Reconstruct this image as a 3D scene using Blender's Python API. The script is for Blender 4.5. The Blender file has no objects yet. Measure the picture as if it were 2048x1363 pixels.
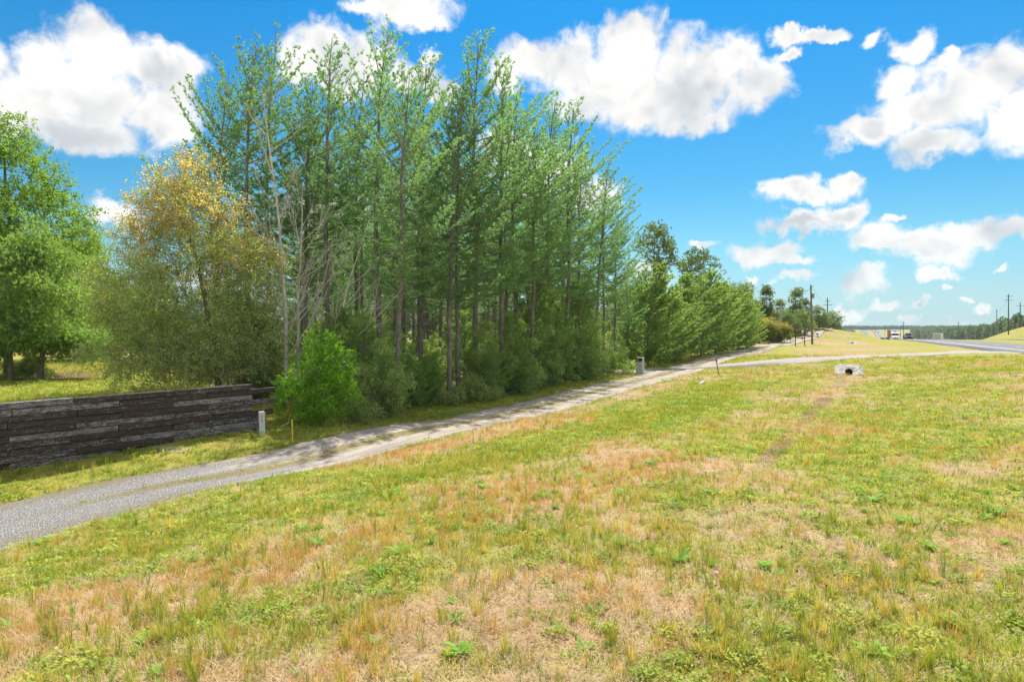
import bpy, math, random
import numpy as np
from mathutils import Vector, Matrix

R = math.radians
scene = bpy.context.scene
COL = scene.collection

# ------------------------------------------------------------------ camera, sky, sun, exposure
EYE = 4.0                 # height of the lens
F = 1333.0                # focal length in pixels of the 2048 wide frame
HZ = 655.0                # row of the horizon
cam_d = bpy.data.cameras.new('camera')
cam_d.sensor_width = 36.0
cam_d.lens = 36.0 * F / 2048.0
cam_d.shift_y = -(681.5 - HZ) / 2048.0
cam_d.clip_start = 0.05
cam_d.clip_end = 9000
cam = bpy.data.objects.new('camera', cam_d)
COL.objects.link(cam)
cam.location = (0, 0, EYE)
cam.rotation_euler = (R(90), 0, 0)
scene.camera = cam

SUN_EL, SUN_AZ = R(56), R(15)        # azimuth from +Y towards +X
SKY_STRENGTH = 0.074
world = bpy.data.worlds.new('World')
scene.world = world
world.use_nodes = True


class N:
    """short hand for building node trees"""
    def __init__(s, nt):
        s.nt = nt
        nt.nodes.clear()

    def add(s, t, **kw):
        n = s.nt.nodes.new(t)
        for k, v in kw.items():
            setattr(n, k, v)
        return n

    def put(s, sock, v):
        if v is None:
            return
        if hasattr(v, 'is_linked') and hasattr(v, 'node'):
            s.nt.links.new(v, sock)
        else:
            if isinstance(v, (tuple, list)) and len(v) == 3 and sock.type == 'RGBA':
                v = (*v, 1.0)
            sock.default_value = v

    def math(s, op, a, b=None, c=None, clamp=False):
        n = s.add('ShaderNodeMath', operation=op, use_clamp=clamp)
        for i, v in enumerate((a, b, c)):
            if v is not None:
                s.put(n.inputs[i], v)
        return n.outputs[0]

    def vmath(s, op, a, b=None, scale=None):
        n = s.add('ShaderNodeVectorMath', operation=op)
        s.put(n.inputs[0], a)
        s.put(n.inputs[1], b)
        if scale is not None:
            s.put(n.inputs['Scale'], scale)
        return n.outputs['Value'] if op in ('LENGTH', 'DOT_PRODUCT') else n.outputs[0]

    def mix(s, f, a, b, blend='MIX'):
        n = s.add('ShaderNodeMix', data_type='RGBA', blend_type=blend, clamp_factor=True)
        s.put(n.inputs[0], f)
        s.put(n.inputs[6], a)
        s.put(n.inputs[7], b)
        return n.outputs[2]

    def noise(s, vec, scale, detail=4.0, rough=0.55, dist=0.0, dim='3D'):
        n = s.add('ShaderNodeTexNoise', noise_dimensions=dim)
        s.put(n.inputs['Vector'], vec)
        n.inputs['Scale'].default_value = scale
        n.inputs['Detail'].default_value = detail
        n.inputs['Roughness'].default_value = rough
        n.inputs['Distortion'].default_value = dist
        return n.outputs[0]

    def ss(s, v, a, b):
        n = s.add('ShaderNodeMapRange', interpolation_type='SMOOTHSTEP')
        s.put(n.inputs[0], v)
        n.inputs[1].default_value = a
        n.inputs[2].default_value = b
        return n.outputs[0]

    def lin(s, v, a, b, c=0.0, d=1.0):
        n = s.add('ShaderNodeMapRange')
        s.put(n.inputs[0], v)
        n.inputs[1].default_value = a
        n.inputs[2].default_value = b
        n.inputs[3].default_value = c
        n.inputs[4].default_value = d
        return n.outputs[0]

    def xyz(s, v):
        n = s.add('ShaderNodeSeparateXYZ')
        s.put(n.inputs[0], v)
        return n.outputs

    def comb(s, x, y, z):
        n = s.add('ShaderNodeCombineXYZ')
        for i, v in enumerate((x, y, z)):
            s.put(n.inputs[i], v)
        return n.outputs[0]

    def mapping(s, v, loc=(0, 0, 0), sc=(1, 1, 1), rot=(0, 0, 0)):
        n = s.add('ShaderNodeMapping')
        s.put(n.inputs[0], v)
        n.inputs[1].default_value = loc
        n.inputs[2].default_value = rot
        n.inputs[3].default_value = sc
        return n.outputs[0]


def build_sky():
    n = N(world.node_tree)
    tc = n.add('ShaderNodeTexCoord').outputs['Generated']
    sky = n.add('ShaderNodeTexSky', sky_type='NISHITA')
    sky.sun_disc = False
    sky.sun_elevation = SUN_EL
    sky.sun_rotation = SUN_AZ
    sky.altitude = 0
    sky.air_density = 1.0
    sky.dust_density = 0.3
    sky.ozone_density = 2.0
    d = n.xyz(tc)
    # the clear deep blue of that day: whiter at the skyline, deeper with height, the same all round
    ramp = n.add('ShaderNodeValToRGB')
    n.put(ramp.inputs[0], n.math('MAXIMUM', d[2], 0.0))
    cr = ramp.color_ramp
    cr.elements[0].position, cr.elements[0].color = 0.0, (0.30, 0.50, 0.74, 1)
    cr.elements[1].position, cr.elements[1].color = 1.0, (0.15, 0.52, 0.74, 1)
    for p_, c_ in ((0.045, (0.36, 0.51, 0.62, 1)), (0.11, (0.32, 0.57, 0.62, 1)), (0.20, (0.19, 0.54, 0.65, 1)), (0.42, (0.065, 0.53, 0.78, 1))):
        e_ = cr.elements.new(p_)
        e_.color = c_
    skyc = n.mix(1.0, sky.outputs[0], ramp.outputs[0], 'MULTIPLY')
    az = n.math('ARCTAN2', d[0], d[1])
    el = n.math('ARCSINE', d[2])
    p = n.comb(az, el, 0.0)
    # billows: warp the lookup a little, then measure against the puffs
    w1 = n.add('ShaderNodeTexNoise', noise_dimensions='2D')
    n.put(w1.inputs['Vector'], p)
    w1.inputs['Scale'].default_value = 17
    w1.inputs['Detail'].default_value = 6
    w1.inputs['Roughness'].default_value = 0.6
    wv = n.vmath('SUBTRACT', w1.outputs['Color'], (0.5, 0.5, 0.5))
    pw = n.vmath('ADD', p, n.vmath('SCALE', wv, scale=0.055))
    puffs = [  # x, y, rx, ry in pixels of the photograph's sky, as bearings
        (200, 95, 95, 72), (95, 130, 80, 50), (290, 130, 80, 55), (355, 150, 62, 58), (60, 200, 120, 75), (200, 200, 150, 85),
        (330, 225, 90, 60), (-40, 160, 80, 80), (-60, 230, 120, 60), (150, 262, 190, 42),
        (655, 95, 88, 48), (735, 110, 60, 42), (610, 130, 55, 45), (690, 150, 80, 50), (830, 155, 60, 36), (862, 112, 24, 14), (880, 180, 40, 30),
        (810, 18, 105, 34), (850, 45, 50, 22), (740, 15, 50, 20),
        (1270, 75, 72, 52), (1060, 122, 95, 46), (1150, 135, 100, 58), (1250, 150, 160, 78), (1390, 150, 120, 80), (1520, 165, 62, 55),
        (1320, 205, 190, 52), (1385, 240, 95, 32), (1470, 120, 60, 40), (1180, 205, 90, 40), (1020, 150, 50, 35),
        (1990, 150, 85, 62), (1920, 200, 120, 72), (1830, 225, 110, 55), (1725, 262, 72, 32), (1860, 288, 105, 32), (2060, 235, 110, 75),
        (1828, 95, 38, 34), (1752, 76, 36, 18), (1790, 165, 60, 35), (2120, 160, 90, 70), (1890, 130, 40, 25),
        (1585, 68, 42, 15), (1650, 68, 50, 12), (1580, 100, 40, 12),
        (1615, 386, 100, 27), (1695, 370, 42, 22), (1555, 380, 38, 20),
        (1600, 448, 92, 21), (1680, 428, 60, 24), (1745, 460, 70, 28), (1790, 432, 25, 10),
        (1525, 503, 78, 25), (1590, 522, 50, 12), (1410, 490, 32, 12),
        (1870, 495, 108, 36), (1955, 470, 95, 30), (1870, 540, 62, 15), (2030, 460, 45, 24), (1800, 478, 60, 18), (2110, 470, 70, 25),
        (1590, 557, 48, 14), (1728, 562, 55, 32), (1740, 542, 35, 18), (1762, 610, 42, 11), (1830, 604, 22, 10), (1702, 625, 26, 16), (1690, 612, 14, 10),
        (1498, 556, 16, 8), (1885, 575, 14, 10), (1975, 617, 24, 11), (2010, 535, 18, 8), (1945, 598, 16, 7), (1818, 632, 30, 8), (1910, 640, 26, 5),
        (230, 425, 52, 26), (255, 450, 40, 18), (1080, 340, 110, 55), (1180, 400, 70, 45), (1000, 300, 60, 40), (640, 420, 90, 50), (420, 560, 80, 30), (1310, 540, 45, 25),
    ]

    def ang(x, y):
        u, v = (x - 1024) / F, (HZ - y) / F
        return math.atan2(u, 1), math.atan2(v, math.hypot(u, 1)), math.cos(math.atan2(u, 1))
    dm = None
    pw0 = pw
    for k, (x, y, rx, ry) in enumerate(puffs):
        if k % 12 == 11:        # evaluate the puffs a dozen at a time (the shader stack is small)
            pw = n.vmath('ADD', pw0, n.vmath('SCALE', (1, 1, 0), scale=n.math('MULTIPLY', dm, 1e-7)))
        a, e, c = ang(x, y)
        ra, re = rx / F * c * c * 1.0, ry / F * c * 1.04
        m = n.mapping(pw, (-a / ra, -e / re, 0), (1 / ra, 1 / re, 0))
        l = n.vmath('LENGTH', m)
        dm = l if dm is None else n.math('SMOOTH_MIN', dm, l, 0.15)
    field = n.math('SUBTRACT', 1.0, dm)
    # fair-weather cumulus go on outside the view, cover raised there as fill light
    big = n.noise(n.mapping(p, (7.3, 2.1, 0), (2.2, 4.5, 0)), 1.6, 3, 0.5, 0, '2D')
    out_az = n.ss(n.math('ABSOLUTE', az), 0.70, 0.86)
    out_el = n.ss(el, 0.50, 0.62)
    outm = n.math('MAXIMUM', out_az, out_el)
    f2 = n.math('SUBTRACT', n.math('MULTIPLY', n.math('SUBTRACT', big, 0.42), 6.0), n.math('MULTIPLY', n.math('SUBTRACT', 1.0, outm), 3.0))
    field = n.math('MAXIMUM', field, f2)
    fb = n.noise(p, 30, 6, 0.52, 0.3, '2D')
    fb_up = n.noise(n.vmath('ADD', p, (0.004, 0.012, 0)), 30, 6, 0.52, 0.3, '2D')
    fl = n.noise(p, 9, 3, 0.5, 0.2, '2D')
    fl_up = n.noise(n.vmath('ADD', p, (0.006, 0.035, 0)), 9, 3, 0.5, 0.2, '2D')
    edge = n.math('ADD', field, n.math('MULTIPLY', n.math('SUBTRACT', fb, 0.5), 0.95))
    alpha = n.ss(edge, -0.14, 0.50)
    # thin haze towards the skyline
    # relief of the billows, grey where the cloud is deep
    relief = n.math('ADD', n.math('MULTIPLY', n.math('SUBTRACT', fb, fb_up), 0.10), n.math('MULTIPLY', n.math('SUBTRACT', fl, fl_up), 0.9))
    deep = n.math('MULTIPLY', n.ss(field, 0.15, 0.8), n.ss(fl, 0.38, 0.62))
    lum = n.math('ADD', n.math('SUBTRACT', 0.95, n.math('MULTIPLY', deep, 0.20)), relief)
    lum = n.math('MINIMUM', n.math('MAXIMUM', lum, 0.66), 1.0)
    cc = n.mix(n.ss(lum, 0.6, 0.95), (0.86, 0.93, 1.0), (1.0, 0.985, 0.965))
    cc = n.vmath('SCALE', cc, scale=n.math('MULTIPLY', lum, 0.45 / SKY_STRENGTH))
    low = n.ss(el, 0.0, 0.16)
    alpha = n.math('MULTIPLY', alpha, n.lin(low, 0, 1, 0.75, 1.0))
    alpha = n.math('MULTIPLY', alpha, n.ss(el, -0.01, 0.01))
    col = n.mix(alpha, skyc, cc)
    bg = n.add('ShaderNodeBackground')
    n.put(bg.inputs[0], col)
    bg.inputs[1].default_value = SKY_STRENGTH
    out = n.add('ShaderNodeOutputWorld')
    n.nt.links.new(bg.outputs[0], out.inputs[0])


build_sky()
world.cycles.sampling_method = 'MANUAL'
world.cycles.sample_map_resolution = 512

sun_d = bpy.data.lights.new('sun', 'SUN')
sun_d.energy = 3.1
sun_d.angle = R(0.53)
sun_d.color = (1.0, 0.95, 0.86)
sun = bpy.data.objects.new('sun', sun_d)
COL.objects.link(sun)
sdir = Vector((math.sin(SUN_AZ) * math.cos(SUN_EL), math.cos(SUN_AZ) * math.cos(SUN_EL), math.sin(SUN_EL)))
sun.rotation_euler = (-sdir).to_track_quat('-Z', 'Y').to_euler()
sun.location = (20, 60, 90)

vs = scene.view_settings
vs.view_transform = 'Standard'
vs.look = 'None'
vs.gamma = 1.0
vs.use_curve_mapping = False
vs.exposure = 1.3
scene.render.engine = 'CYCLES'
cy = scene.cycles
cy.max_bounces = 9
cy.diffuse_bounces = 6
cy.glossy_bounces = 2
cy.transmission_bounces = 8
cy.transparent_max_bounces = 6
cy.volume_bounces = 0
cy.caustics_reflective = False
cy.caustics_refractive = False
cy.sample_clamp_indirect = 4.0
cy.use_adaptive_sampling = True
cy.adaptive_threshold = 0.01

# ------------------------------------------------------------------ helpers
def tag(o, label=None, cat=None, group=None, kind=None):
    if label: o['label'] = label
    if cat: o['category'] = cat
    if group: o['group'] = group
    if kind: o['kind'] = kind
    return o


def empty(name, loc, rz=0.0, label=None, cat=None, group=None):
    o = bpy.data.objects.new(name, None)
    o.empty_display_size = 0.2
    COL.objects.link(o)
    o.location = loc
    o.rotation_euler = (0, 0, rz)
    return tag(o, label, cat, group)


def obj(name, mesh, parent=None, mat=None):
    if mat is not None and not mesh.materials:
        mesh.materials.append(mat)
    o = bpy.data.objects.new(name, mesh)
    COL.objects.link(o)
    if parent is not None:
        o.parent = parent
    return o


def mesh_np(name, verts, faces, k, attrs=None, smooth=False, uv=None):
    """a mesh from numpy arrays; faces all have k corners; attrs: {name: (domain, array)}"""
    verts = np.asarray(verts, np.float32)
    faces = np.asarray(faces, np.int32).reshape(-1, k)
    me = bpy.data.meshes.new(name)
    me.vertices.add(len(verts))
    me.vertices.foreach_set('co', verts.ravel())
    me.loops.add(faces.size)
    me.loops.foreach_set('vertex_index', faces.ravel())
    me.polygons.add(len(faces))
    me.polygons.foreach_set('loop_start', np.arange(0, faces.size, k, dtype=np.int32))
    if smooth:
        me.polygons.foreach_set('use_smooth', np.ones(len(faces), bool))
    for an, (dom, arr) in (attrs or {}).items():
        arr = np.asarray(arr, np.float32)
        if arr.ndim == 2 and arr.shape[1] == 4:
            a = me.attributes.new(an, 'FLOAT_COLOR', dom)
            a.data.foreach_set('color', arr.ravel())
        elif arr.ndim == 2:
            a = me.attributes.new(an, 'FLOAT_VECTOR', dom)
            a.data.foreach_set('vector', arr.ravel())
        else:
            a = me.attributes.new(an, 'FLOAT', dom)
            a.data.foreach_set('value', arr)
    if uv is not None:
        l = me.uv_layers.new(name='uv')
        l.data.foreach_set('uv', np.asarray(uv, np.float32)[faces.ravel()].ravel())
    me.update(calc_edges=True)
    return me


class MB:
    """collects boxes, prisms and tubes for one mesh"""
    def __init__(s):
        s.v, s.f = [], []

    def add(s, v, f):
        o = len(s.v)
        s.v += [tuple(p) for p in v]
        s.f += [tuple(i + o for i in q) for q in f]

    def box(s, c, d, rz=0.0, taper=1.0, bev=0.0):
        x, y, z = (q / 2 for q in d)
        if bev > 0:
            b = min(bev, x * .9, y * .9, z * .9)
            pts = []
            for sz, zz, ins in ((-1, z - b, 0), (-1, z, b), (1, z - b, 0), (1, z, b)):
                pass
            lay = [(-z, b), (-z + b, 0), (z - b, 0), (z, b)]
            for zz, ins in lay:
                X, Y = x - ins, y - ins
                pts.append([(-X + b * (ins == 0), -Y), (X - b * (ins == 0), -Y), (X, -Y + b * (ins == 0)), (X, Y - b * (ins == 0)),
                            (X - b * (ins == 0), Y), (-X + b * (ins == 0), Y), (-X, Y - b * (ins == 0)), (-X, -Y + b * (ins == 0))])
            v, f = [], []
            for (zz, ins), ring in zip(lay, pts):
                t = 1.0 + (taper - 1.0) * (zz + z) / (2 * z)
                v += [(px * t, py * t, zz) for px, py in ring]
            for i in range(3):
                for j in range(8):
                    k = (j + 1) % 8
                    f.append((i * 8 + j, i * 8 + k, i * 8 + 8 + k, i * 8 + 8 + j))
            f.append(tuple(range(7, -1, -1)))
            f.append(tuple(range(24, 32)))
        else:
            v = [(-x, -y, -z), (x, -y, -z), (x, y, -z), (-x, y, -z)] + [(px * taper, py * taper, z) for px, py in ((-x, -y), (x, -y), (x, y), (-x, y))]
            f = [(3, 2, 1, 0), (4, 5, 6, 7), (0, 1, 5, 4), (1, 2, 6, 5), (2, 3, 7, 6), (3, 0, 4, 7)]
        ca, sa = math.cos(rz), math.sin(rz)
        s.add([(c[0] + a * ca - b_ * sa, c[1] + a * sa + b_ * ca, c[2] + z_) for a, b_, z_ in v], f)
        return s

    def tube(s, pts, rad, n=8, caps=True):
        v, f = tube_np(np.array(pts, float), rad, n)
        s.add(v.tolist(), f.tolist())
        if caps:
            o = len(s.v) - len(v)
            s.f.append(tuple(o + i for i in range(n - 1, -1, -1)))
            s.f.append(tuple(o + len(v) - n + i for i in range(n)))
        return s

    def extrude(s, prof, axis, a, b):
        """a closed outline pushed from a to b along an axis (0, 1 or 2)"""
        k = len(prof)
        def P(u, w, t):
            return {0: (t, u, w), 1: (u, t, w), 2: (u, w, t)}[axis]
        v = [P(u, w, a) for u, w in prof] + [P(u, w, b) for u, w in prof]
        f = [(i, (i + 1) % k, k + (i + 1) % k, k + i) for i in range(k)] + [tuple(range(k - 1, -1, -1)), tuple(range(k, 2 * k))]
        s.add(v, f)
        return s

    def mesh(s, name, smooth=False):
        me = bpy.data.meshes.new(name)
        me.from_pydata(s.v, [], s.f)
        me.update()
        import bmesh
        bm = bmesh.new()
        bm.from_mesh(me)
        bmesh.ops.recalc_face_normals(bm, faces=bm.faces)
        bm.to_mesh(me)
        bm.free()
        if smooth:
            for p in me.polygons:
                p.use_smooth = True
        return me

    def build(s, name, mat, parent=None, smooth=False):
        return obj(name, s.mesh(name, smooth), parent, mat)


def tube_np(pts, rad, n=6):
    m = len(pts)
    rad = np.broadcast_to(np.asarray(rad, float), (m,))
    t = np.gradient(pts, axis=0)
    t /= np.linalg.norm(t, axis=1, keepdims=True) + 1e-9
    ref = np.array([0.0, 0.0, 1.0]) if abs(t[0][2]) < 0.8 else np.array([1.0, 0.0, 0.0])
    a = np.cross(t, ref)
    a /= np.linalg.norm(a, axis=1, keepdims=True) + 1e-9
    b = np.cross(t, a)
    th = np.linspace(0, 2 * np.pi, n, endpoint=False)
    ring = (a[:, None, :] * np.cos(th)[None, :, None] + b[:, None, :] * np.sin(th)[None, :, None]) * rad[:, None, None] + pts[:, None, :]
    v = ring.reshape(-1, 3)
    i = np.arange(m - 1)[:, None] * n
    j = np.arange(n)[None, :]
    k = (j + 1) % n
    f = np.stack([i + j, i + k, i + n + k, i + n + j], -1).reshape(-1, 4)
    return v, f


class Tubes:
    def __init__(s):
        s.v, s.f, s.n = [], [], 0

    def add(s, pts, rad, n=5):
        v, f = tube_np(np.asarray(pts, float), rad, n)
        s.v.append(v)
        s.f.append(f + s.n)
        s.n += len(v)

    def mesh(s, name):
        return mesh_np(name, np.concatenate(s.v), np.concatenate(s.f), 4, smooth=True)


def rot2(x, y, a):
    return x * math.cos(a) - y * math.sin(a), x * math.sin(a) + y * math.cos(a)


# value noise for numpy
_T = np.random.default_rng(5).random((256, 256))
def vn(x, y, s):
    x, y = np.asarray(x) / s, np.asarray(y) / s
    xi, yi = np.floor(x).astype(int), np.floor(y).astype(int)
    fx, fy = x - xi, y - yi
    fx, fy = fx * fx * (3 - 2 * fx), fy * fy * (3 - 2 * fy)
    g = lambda a, b: _T[a % 256, b % 256]
    return (g(xi, yi) * (1 - fx) + g(xi + 1, yi) * fx) * (1 - fy) + (g(xi, yi + 1) * (1 - fx) + g(xi + 1, yi + 1) * fx) * fy
def fbm(x, y, s):
    return vn(x, y, s) * .5 + vn(np.asarray(x) + 31, np.asarray(y) + 17, s / 2) * .3 + vn(np.asarray(x) + 71, np.asarray(y) + 47, s / 4) * .2
def sstep(a, b, x):
    t = np.clip((np.asarray(x) - a) / (b - a), 0, 1)
    return t * t * (3 - 2 * t)

# ------------------------------------------------------------------ materials
def new_mat(name):
    m = bpy.data.materials.new(name)
    m.use_nodes = True
    return m, N(m.node_tree)


def finish(n, shader):
    o = n.add('ShaderNodeOutputMaterial')
    n.nt.links.new(shader, o.inputs[0])


def principled(n, col, rough=0.8, metal=0.0, bump=None, bstr=0.4, bdist=0.02, spec=0.4):
    b = n.add('ShaderNodeBsdfPrincipled')
    n.put(b.inputs['Base Color'], col)
    n.put(b.inputs['Roughness'], rough)
    b.inputs['Metallic'].default_value = metal
    b.inputs['Specular IOR Level'].default_value = spec
    if bump is not None:
        bp = n.add('ShaderNodeBump')
        bp.inputs['Strength'].default_value = bstr
        bp.inputs['Distance'].default_value = bdist
        n.put(bp.inputs['Height'], bump)
        n.nt.links.new(bp.outputs[0], b.inputs['Normal'])
    return b.outputs[0]


def mat_plain(name, col, rough=0.6, metal=0.0, var=0.15, scale=9.0, spec=0.4):
    m, n = new_mat(name)
    g = n.add('ShaderNodeNewGeometry').outputs['Position']
    k = n.noise(g, scale, 5, 0.6)
    c = n.mix(n.ss(k, 0.3, 0.7), tuple(x * (1 - var) for x in col), tuple(min(1, x * (1 + var)) for x in col))
    finish(n, principled(n, c, rough, metal, k, 0.1, 0.01, spec))
    return m


def mat_leaf(name, ca, cb, tone=None, trans=0.45, tint=(1.25, 1.2, 0.6), rough=0.55, spec=0.3):
    """leaves: per-face colour between ca and cb, towards tone where the face says so; some light passes through"""
    m, n = new_mat(name)
    rnd = n.add('ShaderNodeAttribute', attribute_name='rnd').outputs['Fac']
    oi = n.add('ShaderNodeObjectInfo').outputs['Random']
    c = n.mix(rnd, ca, cb)
    if tone is not None:
        tn = n.add('ShaderNodeAttribute', attribute_name='tone').outputs['Fac']
        c = n.mix(tn, c, tone)
    v = n.lin(oi, 0, 1, 0.82, 1.18)
    c = n.vmath('SCALE', c, scale=v)
    p = principled(n, c, rough, 0, spec=spec)
    t = n.add('ShaderNodeBsdfTranslucent')
    n.put(t.inputs[0], n.vmath('MULTIPLY', c, tint))
    mx = n.add('ShaderNodeMixShader')
    mx.inputs[0].default_value = trans
    n.nt.links.new(p, mx.inputs[1])
    n.nt.links.new(t.outputs[0], mx.inputs[2])
    finish(n, mx.outputs[0])
    return m


def mat_bark(name, ca, cb, scale=6.0):
    m, n = new_mat(name)
    g = n.add('ShaderNodeTexCoord').outputs['Object']
    s = n.mapping(g, sc=(1, 1, 0.18))
    k = n.noise(s, scale * 3, 6, 0.65, 0.4)
    big = n.noise(g, 0.7, 3)
    c = n.mix(n.ss(k, 0.32, 0.68), ca, cb)
    c = n.mix(n.math('MULTIPLY', n.ss(big, 0.45, 0.7), 0.4), c, tuple(min(1, x * 1.5) for x in cb))
    finish(n, principled(n, c, 0.9, 0, k, 0.8, 0.03, 0.2))
    return m
# ------------------------------------------------------------------ the lie of the land
def at(px, py, D):
    """a point seen at (px, py) that lies D metres below the lens"""
    Y = D * F / (py - HZ)
    return ((px - 1024) / F * Y, Y)


def ctrl_points():
    c = []
    def P(px, py, D):
        x, y = at(px, py, D)
        c.append((x, y, EYE - D))
    def W(x, y, D):
        c.append((x, y, EYE - D))
    for p in [(-100, 1080, 3.94), (0, 1045, 3.92), (300, 975, 3.88), (600, 922, 3.85), (1000, 832, 3.75), (1150, 795, 3.65), (1300, 757, 3.5), (1400, 728, 3.3),
              (1480, 707, 3.0), (1560, 688, 2.6), (1620, 674, 2.1)]:
        P(*p)
    for p in [(1750, 711, 2.75), (1600, 719, 2.9), (1900, 705, 2.6), (1500, 727, 3.1)]:
        P(*p)
    for p in [(0, 1180, 3.45), (0, 1300, 2.98), (300, 1060, 3.45), (600, 985, 3.4), (900, 905, 3.35), (400, 1200, 2.85), (800, 950, 3.2), (1000, 900, 3.2), (1200, 850, 3.2),
              (1400, 800, 3.2), (1450, 752, 3.2), (1500, 780, 3.12), (700, 1100, 2.8), (1000, 1000, 2.85)]:
        P(*p)
    for p in [(0, 0), (-3, 4), (3, 4), (0, 8), (5, 9), (-2, -6), (6, -4), (9, 5), (-6, -3)]:
        W(*p, 2.7)
    W(9, 14, 2.75)
    for p in [(1680, 772, 3.42), (1640, 810, 3.2), (1590, 860, 3.0), (1540, 910, 2.88), (1900, 760, 2.85), (2048, 800, 2.72), (2048, 740, 2.65), (1900, 850, 2.8), (1740, 790, 3.1)]:
        P(*p)
    W(28.8, 56.2, 3.5); W(28.4, 53, 3.62); W(31.4, 57, 3.2); W(26.2, 57, 3.2); W(29.4, 59.2, 2.92)
    for p in [(1650, 700, 2.75), (1800, 695, 2.8), (1600, 690, 2.4), (1624, 685, 2.5), (1704, 684, 3.2), (1720, 675, 2.5), (1780, 680, 3.55), (1850, 682, 2.78), (1520, 677, 2.2), (1690, 668, 1.6)]:
        P(*p)
    W(74, 158, 1.2); W(87, 190, 0.35); W(84, 176, 0.25); W(97, 190, 1.7); W(101, 191, 2.95); W(107, 207, 4.0); W(70, 210, 1.8); W(60, 175, 2.0)
    # under the pines, the wall's foot and the lawn beyond it
    P(1000, 800, 3.75); P(1240, 746, 3.5); P(700, 838, 3.64); P(523, 871, 3.53); P(0, 950, 3.96); W(-12.6, 18.8, 3.84); W(-16, 15.5, 3.96); W(-8.9, 22.2, 3.47); W(-11.2, 20.0, 3.66); P(600, 880, 3.62)
    for x, y in [(-10.5, 22.5), (-14.5, 19), (-18, 16)]:
        W(x, y, 3.15)
    for x, y in [(-20, 29), (-30, 30), (-28, 40), (-45, 60), (-72, 114), (-45, 72), (-20, 45), (-30, 20), (-16, 34)]:
        W(x, y, 3.0)
    for x, y in [(-8, 32), (-3, 42), (-10, 60), (0, 80), (8, 100), (-30, 100), (20, 130), (35, 160), (-40, 160), (-100, 150), (-90, 60), (-60, 10), (-40, -20)]:
        W(x, y, 3.55)
    W(45, 125, 2.3); W(52, 160, 2.2); W(33, 96, 2.7)
    # far side of the highway
    W(200, 260, 0.0); W(186, 252, 1.2); W(173, 246, 2.6); W(230, 272, -1.4); W(206, 236, -.3); W(216, 300, .6); W(160, 190, 1.0); W(140, 150, 1.2); W(120, 95, 1.5); W(95, 40, 2.0); W(70, 0, 2.0)
    
    # the two carriageways
    for y in (-20, 10, 40, 68, 100, 136, 160, 190, 220, 250, 300, 350, 400):
        x = hw_x(y)
        for off in (1, 12, 24, 36):
            W(x + off * 1.1, y - off * .4, hw_D(y))
    for x, y in [(-200, -150), (0, -200), (200, -150)]:
        W(x, y, 3.0)
    return np.array(c)


_hy = np.array([-40, 0, 28, 68, 145, 185, 225, 300, 560, 900, 1400, 1700, 1800.0])
_hx = np.array([1, 19.8, 33.1, 52, 86.3, 105.4, 124.6, 161, 296, 470, 738, 890, 941.0])
def hw_x(y):
    return np.interp(y, _hy, _hx)
_dy = np.array([-60, 0, 68, 136, 170, 190, 220, 260, 300, 400, 700, 1000, 1300, 1400, 1700, 1800, 3000.0])
_dd = np.array([2.4, 2.4, 2.6, 2.75, 3.05, 3.45, 4.6, 5.6, 6.8, 11.5, 22, 27, 24, 20, 6.6, 6.6, 10.0])
def hw_D(y):
    return np.interp(y, _dy, _dd)


_cp = ctrl_points()
_soft = 2.5
def _phi(r2):
    return np.sqrt(r2 + _soft * _soft)
_A = _phi(((_cp[:, None, :2] - _cp[None, :, :2]) ** 2).sum(-1))
_n = len(_cp)
_M = np.zeros((_n + 1, _n + 1))
_M[:_n, :_n] = _A + np.eye(_n) * -0.25
_M[:_n, _n] = 1
_M[_n, :_n] = 1
_W = np.linalg.solve(_M, np.concatenate([_cp[:, 2], [0]]))


def base_z(x, y):
    x, y = np.atleast_1d(np.asarray(x, float)), np.atleast_1d(np.asarray(y, float))
    out = np.empty(x.shape)
    fx, fy, fo = x.ravel(), y.ravel(), out.ravel()
    for i in range(0, len(fx), 20000):
        d = (fx[i:i + 20000, None] - _cp[None, :, 0]) ** 2 + (fy[i:i + 20000, None] - _cp[None, :, 1]) ** 2
        fo[i:i + 20000] = _phi(d) @ _W[:_n] + _W[_n]
    fo = fo.reshape(x.shape)
    # far off: a valley ahead along the highway, level ground elsewhere
    az = np.degrees(np.arctan2(x, np.maximum(y, 1e-3)))
    az = np.where(y < 0, 90, az)
    val = EYE - hw_D(np.maximum(y, 240))
    flat = EYE - 3.2 + 0 * x
    k = sstep(17, 24, az)
    far = flat * (1 - k) + val * k
    # wooded rise right of the road in the distance
    far = far + 17 * sstep(40, 260, (x - hw_x(y)) * .88) * sstep(300, 620, y) * (1 - sstep(900, 1500, y))
    far = far + 7 * sstep(8, 90, (hw_x(y) - x) * .88) * k * sstep(330, 520, y) * (1 - sstep(1000, 1500, y))
    r = np.hypot(x, y)
    t = sstep(250, 340, r)
    z = np.clip(fo, -6, 6.5) * (1 - t) + far * t
    perp = (x - hw_x(y)) * .88
    # the grassy cut bank beyond the far carriageway
    z = z + 7.0 * sstep(37.8, 58, perp) * np.exp(-((y - 268) / 62.0) ** 2)
    # the highway's own bench
    m = sstep(-9, -.8, perp) * (1 - sstep(37.8, 41, perp)) * (y > -60)
    return z * (1 - m) + (EYE - hw_D(y)) * m


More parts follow.
